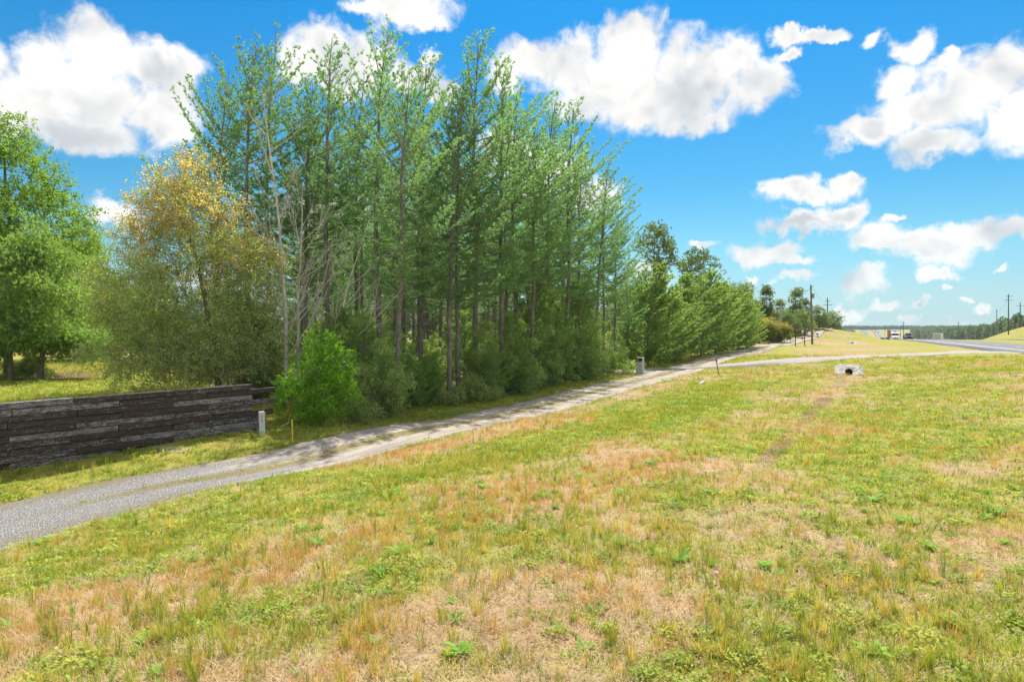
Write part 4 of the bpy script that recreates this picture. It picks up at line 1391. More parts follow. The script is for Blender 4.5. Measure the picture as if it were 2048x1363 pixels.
def far(name, pr, mats, px, Y, top, h0, lab, cat='tree', grp=None, wide=1.0, rz=None):
    x = bearing(px, Y)
    z = gz(x, Y)
    h = (HZ - top) / F * Y + EYE - z
    plant(name, pr, mats, x, Y, RNG.uniform(0, 6) if rz is None else rz, h / h0 * wide, lab, cat, grp, 0, z, h / h0)


far('open_pine', open_pine, M_far, 1306, 105, 447, 18.4, 'open-crowned dark pine rising above the young pines, left of two', 'tree', 'open-crowned pines', .95, 0)
far('open_pine', open_pine, M_far, 1402, 112, 498, 18.4, 'open-crowned dark pine rising above the young pines, right of two', 'tree', 'open-crowned pines', 1.15, 2.0)
G_ = 'far trees beyond the bend of the track'
far('far_pine', far_pine, M_far, 1487, 150, 568, 15.7, 'thin far pine peeking over the end of the young pine row', 'tree', G_, .9)
far('far_pine', far_pine, M_far, 1533, 158, 570, 15.7, 'far pine with forked open top, left of the grey service pole', 'tree', G_, 1.0)
far('far_pine', far_pine, M_far, 1512, 165, 600, 15.7, 'lower far pine left of the forked one', 'tree', G_, 1.1)
far('far_pine', far_pine, M_far, 1592, 160, 575, 15.7, 'far pine with flat-topped crown left of the wooden utility pole', 'tree', G_, 1.15)
far('far_pine', far_pine, M_far, 1560, 170, 598, 15.7, 'far pine behind the grey service pole', 'tree', G_, 1.2)
far('far_pine', far_pine, M_far, 1612, 168, 596, 15.7, 'far pine directly behind the wooden utility pole', 'tree', G_, 1.1)
far('far_leafy_tree', far_leafy, M_far, 1578, 148, 622, 8.4, 'low leafy tree behind the brown sign frame', 'tree', G_, 1.15)
far('far_leafy_tree', far_leafy, M_far, 1605, 152, 618, 8.4, 'leafy tree behind the brown sign frame on its right', 'tree', G_, 1.2)
far('far_leafy_tree', far_leafy, M_far, 1638, 175, 610, 8.4, 'leafy tree just right of the wooden utility pole', 'tree', G_, 1.2)
far('far_leafy_tree', far_leafy, M_far, 1660, 215, 622, 8.4, 'leafy tree behind the double-armed power pole on the left', 'tree', G_, 1.4)
far('far_leafy_tree', far_leafy, M_far, 1548, 160, 616, 8.4, 'leafy tree behind the round hedge bush', 'tree', G_, 1.2)
far('far_bush', far_bush, M_rust, 1519, 112, 640, 3.4, 'orange-topped bush at the end of the young pine row', 'bush', 'far bushes by the track', 1.25)
far('far_bush', far_bush, M_lime, 1541, 120, 637, 3.4, 'bright yellow-green bush between the orange one and the round one', 'bush', 'far bushes by the track', 1.3)
far('far_bush', far_bush, M_pale, 1546, 112, 650, 3.4, 'round grey-green hedge bush, left half', 'bush', 'far bushes by the track', 1.3)
far('far_bush', far_bush, M_pale, 1559, 113, 648, 3.4, 'round grey-green hedge bush, right half beside the track', 'bush', 'far bushes by the track', 1.35)
far('far_bush', far_bush, M_far, 1585, 150, 652, 3.4, 'dark far bush below the leaning yellow rod', 'bush', 'far bushes by the track', 1.6)
far('far_bush', far_bush, M_far, 1634, 165, 655, 3.4, 'dark far bush right of the utility pole', 'bush', 'far bushes by the track', 1.6)

# a hedge of far trees closing the view behind the stand and lawn
for k in range(60):
    px = -150 + k * 37 + RNG.normal(0, 10) if k < 46 else -200 - (k - 46) * 70
    Y = RNG.uniform(118, 150)
    x = bearing(px, Y)
    d, _ = line_dist([x], [Y], tr_c)
    if -d[0] < 9:
        continue
    far('far_leafy_tree', far_leafy, M_pale if k % 3 else M_lime, px, Y, RNG.uniform(560, 610), 8.4, 'far leafy tree of the tree line closing the view behind lawn and stand', 'tree', 'tree line behind lawn and stand', 1.0)

# ------------------------------------------------------------------ made things
def hit(px, py):
    """where the sight line through (px, py) meets the land"""
    Y = np.geomspace(2.0, 300, 1500)
    x = (px - 1024) / F * Y
    zr = EYE - (py - HZ) / F * Y
    zl = land_z(x, Y)
    i = int(np.argmax(zl >= zr))
    return float(x[i]), float(Y[i]), float(zl[i])


def mat_tie():
    m, n = new_mat('old_timber')
    tc = n.add('ShaderNodeTexCoord').outputs['Object']
    oi = n.add('ShaderNodeObjectInfo').outputs['Random']
    p = n.vmath('ADD', tc, n.comb(n.math('MULTIPLY', oi, 37.0), n.math('MULTIPLY', oi, 11.0), 0))
    grain = n.noise(n.mapping(p, sc=(1.6, 14, 14)), 3.0, 6, .7, .6)
    blot = n.noise(n.mapping(p, sc=(1.6, 4.5, 4.5)), 2.4, 6, .72, .5)
    spk = n.noise(n.mapping(p, sc=(1, 1.6, 1.6)), 19, 4, .75)
    dark = n.mix(grain, (0.022, 0.018, 0.017), (0.105, 0.078, 0.066))
    grey = n.mix(n.ss(grain, .3, .7), (0.12, 0.115, 0.115), (0.44, 0.435, 0.44))
    th = n.lin(oi, 0, 1, .20, -.15)
    k = n.math('ADD', n.math('ADD', blot, n.math('MULTIPLY', n.math('SUBTRACT', spk, .5), 1.25)), n.math('MULTIPLY', n.math('SUBTRACT', grain, .5), .5))
    c = n.mix(n.ss(n.math('SUBTRACT', k, th), .40, .80), dark, grey)
    red = n.ss(n.noise(p, 5.0, 3), .62, .72)
    c = n.mix(n.math('MULTIPLY', red, .35), c, (0.15, 0.07, 0.045))
    finish(n, principled(n, c, .9, 0, n.math('ADD', grain, spk), 1.0, .02, .2))
    return m


tie_mat = mat_tie()
A0, B0 = np.array([-13.75, 17.9]), np.array([-8.72, 22.4])
wu = (B0 - A0) / np.linalg.norm(B0 - A0)
wn = np.array([wu[1], -wu[0]])
wang = math.atan2(wu[1], wu[0])
wall = empty('timber_wall', (A0[0], A0[1], EYE - 2.03), wang, 'long low wall of stacked dark weathered railway timbers with staggered right end', 'wall')


def tie_mesh(rng, L):
    """one sleeper: chamfered, a little crooked, ends worn"""
    h, d, c = .179, .215, .022
    sec = np.array([(-d / 2 + c, -h / 2), (d / 2 - c, -h / 2), (d / 2, -h / 2 + c), (d / 2, h / 2 - c), (d / 2 - c, h / 2), (-d / 2 + c, h / 2), (-d / 2, h / 2 - c), (-d / 2, -h / 2 + c)])
    xs = np.array([0, .018 / L, .3, .6, .8, 1 - .018 / L, 1.0]) * L - L / 2
    V, f = [], []
    for i, x in enumerate(xs):
        s = sec * (.84 if i in (0, 6) else 1) + rng.normal(0, .0035, sec.shape)
        V += [(x + rng.normal(0, .003), a, b) for a, b in s]
    for i in range(6):
        for j in range(8):
            f.append((i * 8 + j, i * 8 + (j + 1) % 8, i * 8 + 8 + (j + 1) % 8, i * 8 + 8 + j))
    f += [tuple(range(7, -1, -1)), tuple(range(48, 56))]
    b = MB()
    b.add(V, f)
    return b.mesh('railway_timber')


trng = np.random.default_rng(3)
odd_j = [-8.8, -6.2, -3.5, -.95, 1.68, 4.30, 6.76]
even_j = [-8.8, -7.5, -4.9, -2.35, .20, 2.78, 5.32, 7.52]
for r in range(11):
    js = list(odd_j if r % 2 == 0 else even_j)
    js = [j + trng.normal(0, .05) for j in js]
    if r % 2 == 0 and r > 0: js[-1] += trng.uniform(-.05, .22)
    if r == 5: js[-1] -= .1
    if r == 7: js[-1] -= .28
    if r >= 6 and r % 2 == 0: js[-1] = 7.0
    for a, b in zip(js[:-1], js[1:]):
        L = b - a - .008
        o = obj('railway_timber', tie_mesh(trng, L), wall, tie_mat)
        o.scale = (1, trng.uniform(.94, 1.06), trng.uniform(.94, 1.0))
        xm = (a + b) / 2
        o.location = (xm, trng.normal(0, .02), -.09 - .181 * r + .0238 * xm + trng.normal(0, .003))
        o.rotation_euler = (trng.normal(0, .01), -.0238 + trng.normal(0, .002), trng.normal(0, .003))

mint = mat_plain('pale_green_plastic', (0.52, 0.62, 0.58), .45, var=.06, scale=3)
mint_d = mat_plain('pale_green_plastic_base', (0.46, 0.55, 0.53), .5, var=.12, scale=14)
pinkish = mat_plain('faded_red_print', (0.60, 0.17, 0.22), .5, var=.12, scale=40)
redp = mat_plain('red_print', (0.50, 0.05, 0.04), .5, var=.1)
whitep = mat_plain('white_print', (0.75, 0.72, 0.70), .5, var=.1)
blackp = mat_plain('black_paint', (0.022, 0.024, 0.03), .4, var=.2)
x, y, z = hit(525, 871)
ped = empty('utility_pedestal', (x, y, z), math.atan2(x, -y) * 0 + .30, 'pale green plastic utility pedestal before the end of the timber wall', 'pedestal')
ped.rotation_euler = (0, R(-2.5), math.atan2(-x, y))
b = MB(); b.box((0, 0, .415), (.19, .17, .62), bev=.035, taper=.98); b.build('body', mint, ped)
b = MB(); b.box((0, 0, .05), (.165, .15, .14), bev=.02); b.build('base', mint_d, ped)
b = MB(); b.box((0, 0, .755), (.20, .18, .07), bev=.03, taper=.92); b.build('cap', mint, ped)
lab_ = obj('warning_sticker', MB().box((0, -.086, .64), (.075, .004, .075)).mesh('warning_sticker'), ped, pinkish)
for k in range(3):
    obj('print_line', MB().box((0, -.0895, .655 - .016 * k), (.05, .002, .005)).mesh('print_line'), lab_, whitep)
obj('warning_stripe', MB().box((.006, -.0865, .505), (.022, .004, .15)).mesh('warning_stripe'), ped, redp)
b = MB(); b.box((.006, -.0895, .545), (.010, .003, .07)); b.build('stripe_print', blackp, ped)
b = MB(); b.tube([(.1, 0, .70), (.125, 0, .70)], .018, 8); b.build('lock', whitep, ped)

ylw = mat_plain('yellow_stake_paint', (0.72, 0.70, 0.06), .5, var=.08)
orn = mat_plain('orange_stake_paint', (0.80, 0.30, 0.03), .5, var=.08)
x, y, z = hit(585, 887)
st = empty('marker_stake', (x, y, z), 0, 'thin yellow marker stake with orange bands in the verge grass', 'stake')
st.rotation_euler = (0, R(-1.2), .4)
for k, (a, c_, mm) in enumerate([(0, .16, ylw), (.16, .27, orn), (.27, .41, ylw), (.41, .53, orn), (.53, .74, ylw)]):
    MB().tube([(0, 0, a - (.1 if k == 0 else 0)), (0, 0, c_)], .019 + .0008 * (k % 2), 8).build('band' if mm is orn else 'shaft', mm, st)
x, y, z = hit(572, 853)
tag(MB().tube([(-.09, 0, .02), (.0, .02, .085), (.10, .03, .15)], [.014, .013, .012], 6).build('white_stick', whitep), 'short white stick leaning in the grass behind the yellow stake', 'stick').location = (x, y, z)
dw = mat_bark('driftwood', (0.13, 0.09, 0.06), (0.34, 0.26, 0.19))
x, y, z = hit(555, 880)
bs = MB().tube([(-.12, 0, .02), (-.03, .01, .03), (.06, .04, .07), (.15, .07, .10)], [.012, .016, .014, .008], 6)
bs.tube([(-.03, .01, .03), (-.10, -.05, .03)], [.012, .006], 5)
tag(bs.build('broken_branch', dw), 'small broken brown branch on the grass between pedestal and stake', 'branch').location = (x, y, z)

# ---- grey mailbox pillar
def mat_block():
    m, n = new_mat('concrete_render')
    g = n.add('ShaderNodeTexCoord').outputs['Object']
    k = n.noise(g, 9, 6, .7)
    st_ = n.noise(n.mapping(g, sc=(6, 6, .7)), 2, 4, .6)
    c = n.mix(n.ss(k, .3, .7), (0.40, 0.40, 0.40), (0.62, 0.62, 0.615))
    c = n.mix(n.math('MULTIPLY', n.ss(st_, .5, .75), .5), c, (0.21, 0.215, 0.22))
    finish(n, principled(n, c, .9, 0, k, .5, .02, .2))
    return m


conc = mat_block()
x, y, z = hit(1280, 746)
mb = empty('mailbox_pillar', (x, y, z), R(-24), 'grey concrete mailbox pillar with black mailbox on top, at the driveway corner', 'mailbox')
b = MB(); b.box((0, 0, .42), (.52, .50, 1.0), bev=.015, taper=.965); b.build('pillar', conc, mb)
b = MB(); b.box((0, .0, 1.045), (.50, .48, .25), bev=.012); b.build('mailbox_body', conc, mb)
b = MB(); b.box((-.01, -.262, 1.04), (.48, .05, .215), bev=.012); door = b.build('mailbox_door', blackp, mb)
b = MB(); b.box((-.145, -.291, 1.045), (.15, .008, .085)); pl_ = b.build('number_plate', redp, mb)
for k in range(4):
    MB().box((-.195 + .034 * k, -.2965, 1.045), (.018, .004, .045)).build('number_mark', whitep, pl_)
b = MB(); b.box((0, -.005, 1.185), (.55, .56, .035), bev=.01); b.build('top_slab', conc, mb)
for bx_ in (-.13, .0, .12):
    MB().tube([(bx_, -.236, .875), (bx_, -.256, .875)], .018, 8).build('bolt', blackp, mb)
grl = mat_plain('galvanised_steel', (0.30, 0.31, 0.31), .5, .5, .15, 12)
x, y, z = hit(1438, 752)
mp = empty('marker_post', (x, y, z), 0, 'thin grey delineator post leaning left on the bank by the driveway', 'post')
mp.rotation_euler = (0, R(-9.5), -.3)
b = MB(); b.extrude([(-.035, 0), (-.02, .03), (.02, .03), (.035, 0), (.025, 0), (.014, .02), (-.014, .02), (-.025, 0)], 2, -.2, 1.29); b.build('shaft', grl, mp)
b = MB(); b.box((0, -.012, 1.14), (.17, .012, .32), bev=.004); b.build('marker_plate', grl, mp)
for k in (1.05, 1.22):
    MB().tube([(0, -.02, k), (0, -.026, k)], .012, 6).build('bolt', blackp, mp)

lime = mat_plain('weathered_concrete', (0.46, 0.44, 0.40), .95, var=.3, scale=7)


def rough_lump(rng, dims, n=2):
    import bmesh
    bm = bmesh.new()
    bmesh.ops.create_icosphere(bm, subdivisions=n, radius=1)
    for v in bm.verts:
        c = v.co
        k = 1 + rng.normal(0, .09)
        c.x, c.y, c.z = (math.copysign(abs(q) ** .65, q) * d * .5 * k for q, d in zip(c, dims))
    me = bpy.data.meshes.new('lump')
    bm.to_mesh(me)
    bm.free()
    return me


x, y, z = hit(1403, 769)
o = tag(obj('concrete_chunk', rough_lump(trng, (.62, .26, .22)), None, lime), 'broken pale concrete chunk lying on the bank left of the leaning post', 'rock')
o.location = (x, y, z + .06); o.rotation_euler = (.1, -.35, .75)
paper = mat_plain('white_paper', (0.74, 0.74, 0.74), .7, var=.08)
for px, py, w, lab in [(1378, 752, .22, 'crumpled white litter on the bank edge right of the dirt track'), (1250, 746, .14, 'small white litter scrap on the verge left of the mailbox pillar'),
                       (1271, 747, .13, 'small white scrap at the left foot of the mailbox pillar'), (1237, 752, .12, 'tiny white scrap on the shaded verge, furthest left of the litter')]:
    x, y, z = hit(px, py)
    o = tag(obj('litter', rough_lump(trng, (w, w * .7, w * .45), 1), None, paper), lab, 'litter', 'litter by the driveway')
    o.location = (x, y, z + .03); o.rotation_euler = (.2, .1, px)

# ---- culvert end
pale = mat_plain('pale_concrete', (0.40, 0.375, 0.345), .95, var=.45, scale=3.2)
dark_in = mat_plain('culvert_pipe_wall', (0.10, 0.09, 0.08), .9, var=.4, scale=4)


def culvert(name, x, y, z, w, h, r, rz, label, slope=38):
    o = empty(name, (x, y, z), rz, label, 'culvert')
    ang = np.linspace(0, 2 * np.pi, 33)[:-1]
    rng = np.random.default_rng(int(x * 10))
    cx, cz = .02 * w, .36 * h
    inner = np.stack([cx + r * np.cos(ang), cz + r * np.sin(ang)], 1)
    outer = []
    for a in ang:
        c_, s_ = math.cos(a), math.sin(a)
        k = 1 / max(abs(c_) / (w / 2), abs(s_) / (h * (.64 if s_ > 0 else .42)))
        outer.append((cx + c_ * k * (1 + rng.normal(0, .03)), cz + s_ * k * (1 + rng.normal(0, .03))))
    outer = np.array(outer)
    outer[:, 0] *= 1 - .10 * np.clip((outer[:, 1] - cz) / h, 0, 1)
    ts = math.radians(slope)
    bend = lambda p, d: (p[0], p[1] * math.sin(ts) * 0 + (p[1] - cz) * math.tan(R(58)) + d, p[1])
    midr = inner * .45 + outer * .55 + rng.normal(0, .02, inner.shape)
    V = [bend(p, .0) for p in inner] + [bend(p, rng.normal(-.05, .025)) for p in midr] + [bend(p, .03) for p in outer] + [bend(p, .3) for p in outer] + [bend(p, .35) for p in inner]
    f = []
    for q in range(4):
        for i in range(32):
            j = (i + 1) % 32
            f.append((q * 32 + i, q * 32 + j, q * 32 + 32 + j, q * 32 + 32 + i))
    b = MB(); b.add(V, f); b.build('headwall', pale, o)
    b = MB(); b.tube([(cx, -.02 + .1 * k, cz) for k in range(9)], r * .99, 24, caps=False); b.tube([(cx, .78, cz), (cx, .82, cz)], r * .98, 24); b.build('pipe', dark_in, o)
    b = MB()
    for i in range(10):
        b.box((cx + rng.uniform(-r, r) * .8, -.05 + rng.uniform(-.25, .3), cz - r + rng.uniform(-.02, .10)), (rng.uniform(.05, .16), rng.uniform(.05, .16), rng.uniform(.04, .10)), rng.uniform(0, 3), .7)
    tag(b.build('rubble', pale, o), kind='stuff')
    return o


x, y, z = hit(1698, 750)
k_ = y / 57.0
culvert('culvert_end', x, y + .1, z - .06, 2.2 * k_, .90 * k_, .30 * k_, R(-27), 'broken pale concrete culvert end with dark round pipe mouth, in the ditch below the driveway')
x, y, z = hit(1704, 687)
culvert('culvert_end', x, y, z - .05, 1.7, .42, .14, R(-27), 'small far concrete culvert end in the grass right of the utility pole')

# ---- sign frame, poles and small far things
rusty = mat_plain('brown_timber_post', (0.10, 0.055, 0.035), .85, var=.3, scale=5)
rail = mat_plain('tan_timber_rail', (0.30, 0.20, 0.13), .85, var=.25, scale=5)
x, y, z = hit(1600, 691.5)
sf = empty('sign_frame', (x, y, z), -.05, 'empty brown two-post sign frame standing left of the utility pole', 'sign')
for sx in (-.62, .62):
    MB().box((sx, 0, 1.05), (.10, .10, 2.5), bev=.01).build('post', rusty, sf)
MB().box((0, -.065, 2.17), (1.36, .04, .13)).build('rail', rail, sf)
MB().box((0, -.065, 1.08), (1.36, .04, .11)).build('rail', rusty, sf)

pole_m = mat_bark('pole_wood', (0.12, 0.085, 0.06), (0.27, 0.215, 0.17), 3)
pole_g = mat_bark('grey_pole_wood', (0.26, 0.25, 0.24), (0.42, 0.41, 0.40), 3)
pole_d = mat_bark('dark_pole_wood', (0.055, 0.045, 0.04), (0.13, 0.11, 0.10), 3)
steel = mat_plain('transformer_grey', (0.30, 0.33, 0.34), .45, .2, .1)
glass = mat_plain('insulator', (0.30, 0.30, 0.32), .3, var=.1)


def pole(px, Y, top, base_py, r, mat, label, arms=(), name='utility_pole', lean=0.0, group='power poles'):
    x = bearing(px, Y)
    z = gz(x, Y) if base_py is None else EYE - (base_py - HZ) / F * Y
    z = min(z, gz(x, Y))
    h = EYE + (HZ - top) / F * Y - z
    o = empty(name, (x, Y, z), 0, label, 'pole', group)
    o.rotation_euler = (0, lean, 0)
    MB().tube([(0, 0, -.3), (0, 0, h * .5), (0, 0, h)], [r * 1.15, r, r * .75], 10).build('shaft', mat, o)
    for k, (dz, w, off) in enumerate(arms):
        MB().box((off, -r - .05, h - dz), (w, .10, .14)).build('crossarm', mat, o)
        for q in (-.46, .46) if w < 2 else (-.47, -.2, .2, .47):
            MB().tube([(off + q * w, -r - .05, h - dz + .07), (off + q * w, -r - .05, h - dz + .28)], [.06, .04], 6).build('insulator', glass, o)
    return o, x, Y, z, h


p1_, x1_, Y1_, z1_, h1_ = pole(1624.5, 107, 570, None, .15, pole_m, 'wooden utility pole with grey transformer near its top, nearest the track', (), lean=R(-1.4))
MB().tube([(.33, 0, h1_ - 2.1), (.33, 0, h1_ - 1.35)], .2, 12).build('transformer', steel, p1_)
MB().box((.1, 0, h1_ - 1.5), (.35, .06, .08)).build('bracket', steel, p1_)
MB().tube([(0, 0, h1_ - .25), (.5, 0, h1_ - .12)], .045, 6).build('bracket', steel, p1_)
MB().tube([(0, 0, h1_ - .02), (0, 0, h1_ + .22)], [.05, .03], 6).build('insulator', glass, p1_)
p2_, x2_, Y2_, z2_, h2_ = pole(1562, 128, 604, None, .13, pole_g, 'pale grey service pole behind the round hedge bush', ())
p3_, x3_, Y3_, z3_, h3_ = pole(1655, 232, 595, None, .19, pole_d, 'tall dark power pole with two crossarms behind the grassy hump', ((1.2, 1.7, 0), (2.5, 3.0, 0)))
p4_, x4_, Y4_, z4_, h4_ = pole(2017, 262, 588, 660, .2, pole_d, 'tallest power pole on the right bank with two crossarms', ((.9, 2.4, 0), (2.4, 3.2, 0)))
p5_, x5_, Y5_, z5_, h5_ = pole(2040.5, 330, 604, 657, .24, pole_d, 'power pole with one wide crossarm near the right edge', ((1.8, 4.4, 0),))
p6_, x6_, Y6_, z6_, h6_ = pole(1993.5, 390, 618, 664, .2, pole_d, 'shorter power pole left of the tallest one on the right bank', ((1.2, 1.2, 0),))
for px, Y, top, lab in [(1807, 420, 643, 'thin power pole right of the oncoming pickup, before the forest edge'), (1794, 560, 650, 'thin far power pole just right of the white lorry'), (1801, 650, 652, 'faint far power pole between lorry and pickup'),
                        (1917, 420, 643, 'brown pole before the forest right of the white box trailer'), (1770, 900, 650, 'tiny far power pole left of the white lorry')]:
    pole(px, Y, top, None, .16, pole_d, lab, ((.8, 1.6, 0),))

wire_m = mat_plain('wire', (0.10, 0.10, 0.105), .6, var=.05)


def wire(a, b, sag, label, r=.022):
    t = np.linspace(0, 1, 15)
    a, b = np.array(a), np.array(b)
    p = a + (b - a) * t[:, None]
    p[:, 2] -= sag * 4 * t * (1 - t)
    tag(MB().tube(p, r, 5).build('power_line', wire_m), label, 'cable', 'overhead wires')


wire((x1_ - .2, Y1_, z1_ + h1_ - .4), (x2_, Y2_, z2_ + h2_ - .2), .7, 'overhead wire from the transformer pole to the grey service pole')
wire((x2_, Y2_, z2_ + h2_ - .2), (bearing(1440, 150), 150, gz(bearing(1440, 150), 150) + 7.2), .6, 'overhead wire running left from the grey service pole')
wire((x1_ - .2, Y1_, z1_ + h1_ - 2.6), (x2_, Y2_, z2_ + h2_ - 1.4), .8, 'lower overhead wire from the transformer pole to the grey service pole')
wire((x1_ - .2, Y1_, z1_ + h1_ - .1), (x3_, Y3_, z3_ + h3_ - 1.1), 1.2, 'overhead wire from the transformer pole to the double-armed pole')
wire((x5_, Y5_, z5_ + h5_ - 1.7), (x4_ + 60, Y4_ - 60, z5_ + h5_ + .5), 1.5, 'overhead wire leaving the wide-armed pole to the right')
wire((x4_, Y4_, z4_ + h4_ - .8), (x6_, Y6_, z6_ + h6_ - 1.1), 1.6, 'overhead wire between the tallest right pole and the shorter one', .03)
x, y = bearing(1583, 118), 118
tag(MB().tube([(.35, 0, -.1), (-.28, 0, 1.9)], .035, 6).build('guy_rod', ylw), 'leaning yellow guy marker rod left of the sign frame', 'rod').location = (x, y, gz(x, y))

# white slab with a dark well head
x, y, z = hit(1639, 675.5)
sl = empty('well_head', (x, y, z), 0, 'dark pump head on a flat white slab right of the utility pole', 'pump')
MB().box((0, 0, .06), (1.35, .9, .14), bev=.02).build('slab', whitep, sl)
MB().tube([(-.42, 0, .12), (-.42, 0, .42)], [.24, .22], 10).build('drum', rusty, sl)
MB().tube([(-.42, 0, .42), (-.40, 0, .72)], .06, 8).build('pipe', rusty, sl)
MB().box((-.48, 0, .84), (.55, .35, .26), bev=.06).build('hood', blackp, sl)
x, y, z = bearing(1605, 122), 122, 0
z = gz(x, y)
bx_ = empty('service_box', (x, y, z), .2, 'small pale service box on a post behind the right post of the sign frame', 'box')
MB().box((0, 0, .8), (.09, .09, 1.6)).build('post', pole_g, bx_)
MB().box((0, -.02, 1.75), (.30, .22, .42), bev=.03).build('box', whitep, bx_)
x, y = bearing(1577.5, 125), 125
gb = empty('service_box', (x, y, gz(x, y)), .1, 'low grey meter cabinet with yellow cap near the far dark bush', 'box')
MB().box((0, 0, .5), (.75, .4, 1.0), bev=.03).build('cabinet', steel, gb)
MB().box((-.25, 0, 1.1), (.18, .2, .22), bev=.02).build('cap', ylw, gb)
x, y, z = 82.5, 182, gz(82.5, 182)
x, y = bearing(1662, 186), 186
hs_ = empty('small_sign', (x, y, gz(x, y)), 0, 'small white sign on top of the grassy hump', 'sign')
MB().box((0, 0, .2), (.08, .08, .5)).build('post', pole_g, hs_)
MB().box((0, -.03, .35), (.52, .03, .34)).build('board', whitep, hs_)
MB().box((.1, -.048, .33), (.10, .004, .10)).build('mark', blackp, hs_)

# ---- vehicles on the highway
glass_m = mat_plain('vehicle_glass', (0.02, 0.028, 0.035), .08, var=.1, spec=.6)
rubber = mat_plain('tyre_rubber', (0.02, 0.02, 0.02), .9, var=.2)
chrome = mat_plain('chrome', (0.55, 0.56, 0.58), .2, .9, .05)
white_v = mat_plain('white_vehicle_paint', (0.72, 0.73, 0.74), .3, var=.03, spec=.5)
dark_v = mat_plain('dark_vehicle_paint', (0.035, 0.038, 0.042), .3, var=.05, spec=.5)
silver_v = mat_plain('silver_vehicle_paint', (0.48, 0.50, 0.52), .3, .3, .04)
blue_v = mat_plain('blue_vehicle_paint', (0.04, 0.16, 0.42), .3, var=.04, spec=.5)
rust_v = mat_plain('rust_red_trailer', (0.25, 0.085, 0.04), .7, var=.2, scale=1)
lamp_m = mat_plain('headlamp_lens', (0.80, 0.82, 0.84), .1, var=.02, spec=.8)


def hw_pose(Y, off):
    """a place in a lane: offset from the left edge of the near carriageway"""
    q = np.array([[hw_x(Y - 4), Y - 4], [hw_x(Y), Y], [hw_x(Y + 4), Y + 4]])
    p = offset_line(q, [off] * 3)
    d = q[2] - q[0]
    return float(p[1, 0]), float(p[1, 1]), EYE - float(hw_D(Y)) + .04, math.atan2(d[1], d[0]) - math.pi / 2


def wheels(root, xs, ys, r, w):
    for yy in ys:
        for xx in xs:
            t_ = MB().tube([(xx - w / 2, yy, r), (xx + w / 2, yy, r)], r, 14).build('wheel', rubber, root)
            MB().tube([(xx - w / 2 - .01, yy, r), (xx + w / 2 + .01, yy, r)], r * .55, 10).build('rim', chrome, t_)


def car(Y, off, body, roof, label, tall=1.5, L=4.6, W=1.82, pickup=False, away=False, name='car', group='vehicles on the highway'):
    """front towards -Y"""
    x, y, z, rz = hw_pose(Y, off)
    o = empty(name, (x, y, z), rz + (math.pi if away else 0), label, 'car' if not pickup else 'pickup', group)
    bh = tall * .58
    h2 = L / 2
    b = MB(); b.extrude([(-h2, .32), (-h2 + .04, bh * .78), (-h2 + .22, bh * .93), (-h2 + 1.35, bh), (h2 - .2, bh * 1.02), (h2, bh * .8), (h2, .30), (h2 - .3, .22), (-h2 + .3, .22)], 0, -W / 2, W / 2); b.build('body', body, o)
    b = MB()
    y0, y1 = -h2 + 1.2, (h2 - .5 if not pickup else .9)
    v = [(-W * .46, y0, bh - .01), (W * .46, y0, bh - .01), (W * .46, y1, bh - .01), (-W * .46, y1, bh - .01), (-W * .38, y0 + .75, tall), (W * .38, y0 + .75, tall), (W * .38, y1 - .35, tall), (-W * .38, y1 - .35, tall)]
    b.add(v, [(3, 2, 1, 0), (4, 5, 6, 7), (0, 1, 5, 4), (1, 2, 6, 5), (2, 3, 7, 6), (3, 0, 4, 7)]); b.build('cabin', roof, o)
    def on(p, q, s): return tuple(p[i] + (q[i] - p[i]) * s for i in range(3))
    def quad(i0, i1, i2, i3, ins, out):
        a = [Vector(v[i]) for i in (i0, i1, i2, i3)]
        c = sum(a, Vector()) / 4
        nn = (a[1] - a[0]).cross(a[3] - a[0]).normalized()
        p = [c + (q - c) * ins + nn * out for q in a]
        p2 = [q - nn * .02 for q in p]
        bb = MB(); bb.add([tuple(q) for q in p + p2], [(0, 1, 2, 3), (7, 6, 5, 4), (0, 4, 5, 1), (1, 5, 6, 2), (2, 6, 7, 3), (3, 7, 4, 0)])
        return bb
    quad(0, 1, 5, 4, .86, .012).build('windscreen', glass_m, o)
    quad(2, 3, 7, 6, .84, .012).build('rear_window', glass_m, o)
    quad(1, 2, 6, 5, .84, .012).build('side_window', glass_m, o)
    quad(3, 0, 4, 7, .84, .012).build('side_window', glass_m, o)
    MB().box((0, -h2 - .012, bh * .66), (W * .52, .04, bh * .32), bev=.02).build('grille', blackp, o)
    MB().box((0, -h2 - .03, .36), (W * .96, .12, .22), bev=.03).build('bumper', blackp if pickup else body, o)
    for s in (-1, 1):
        MB().box((s * W * .385, -h2 - .005, bh * .74), (W * .17, .06, .15), bev=.02).build('headlight', lamp_m, o)
        MB().box((s * (W / 2 + .09), y0 + .35, bh + .12), (.18, .09, .14), bev=.02).build('mirror', body, o)
    wheels(o, (-W * .44, W * .44), (-h2 + .85, h2 - .9), .33 * tall / 1.5, .22)
    return o


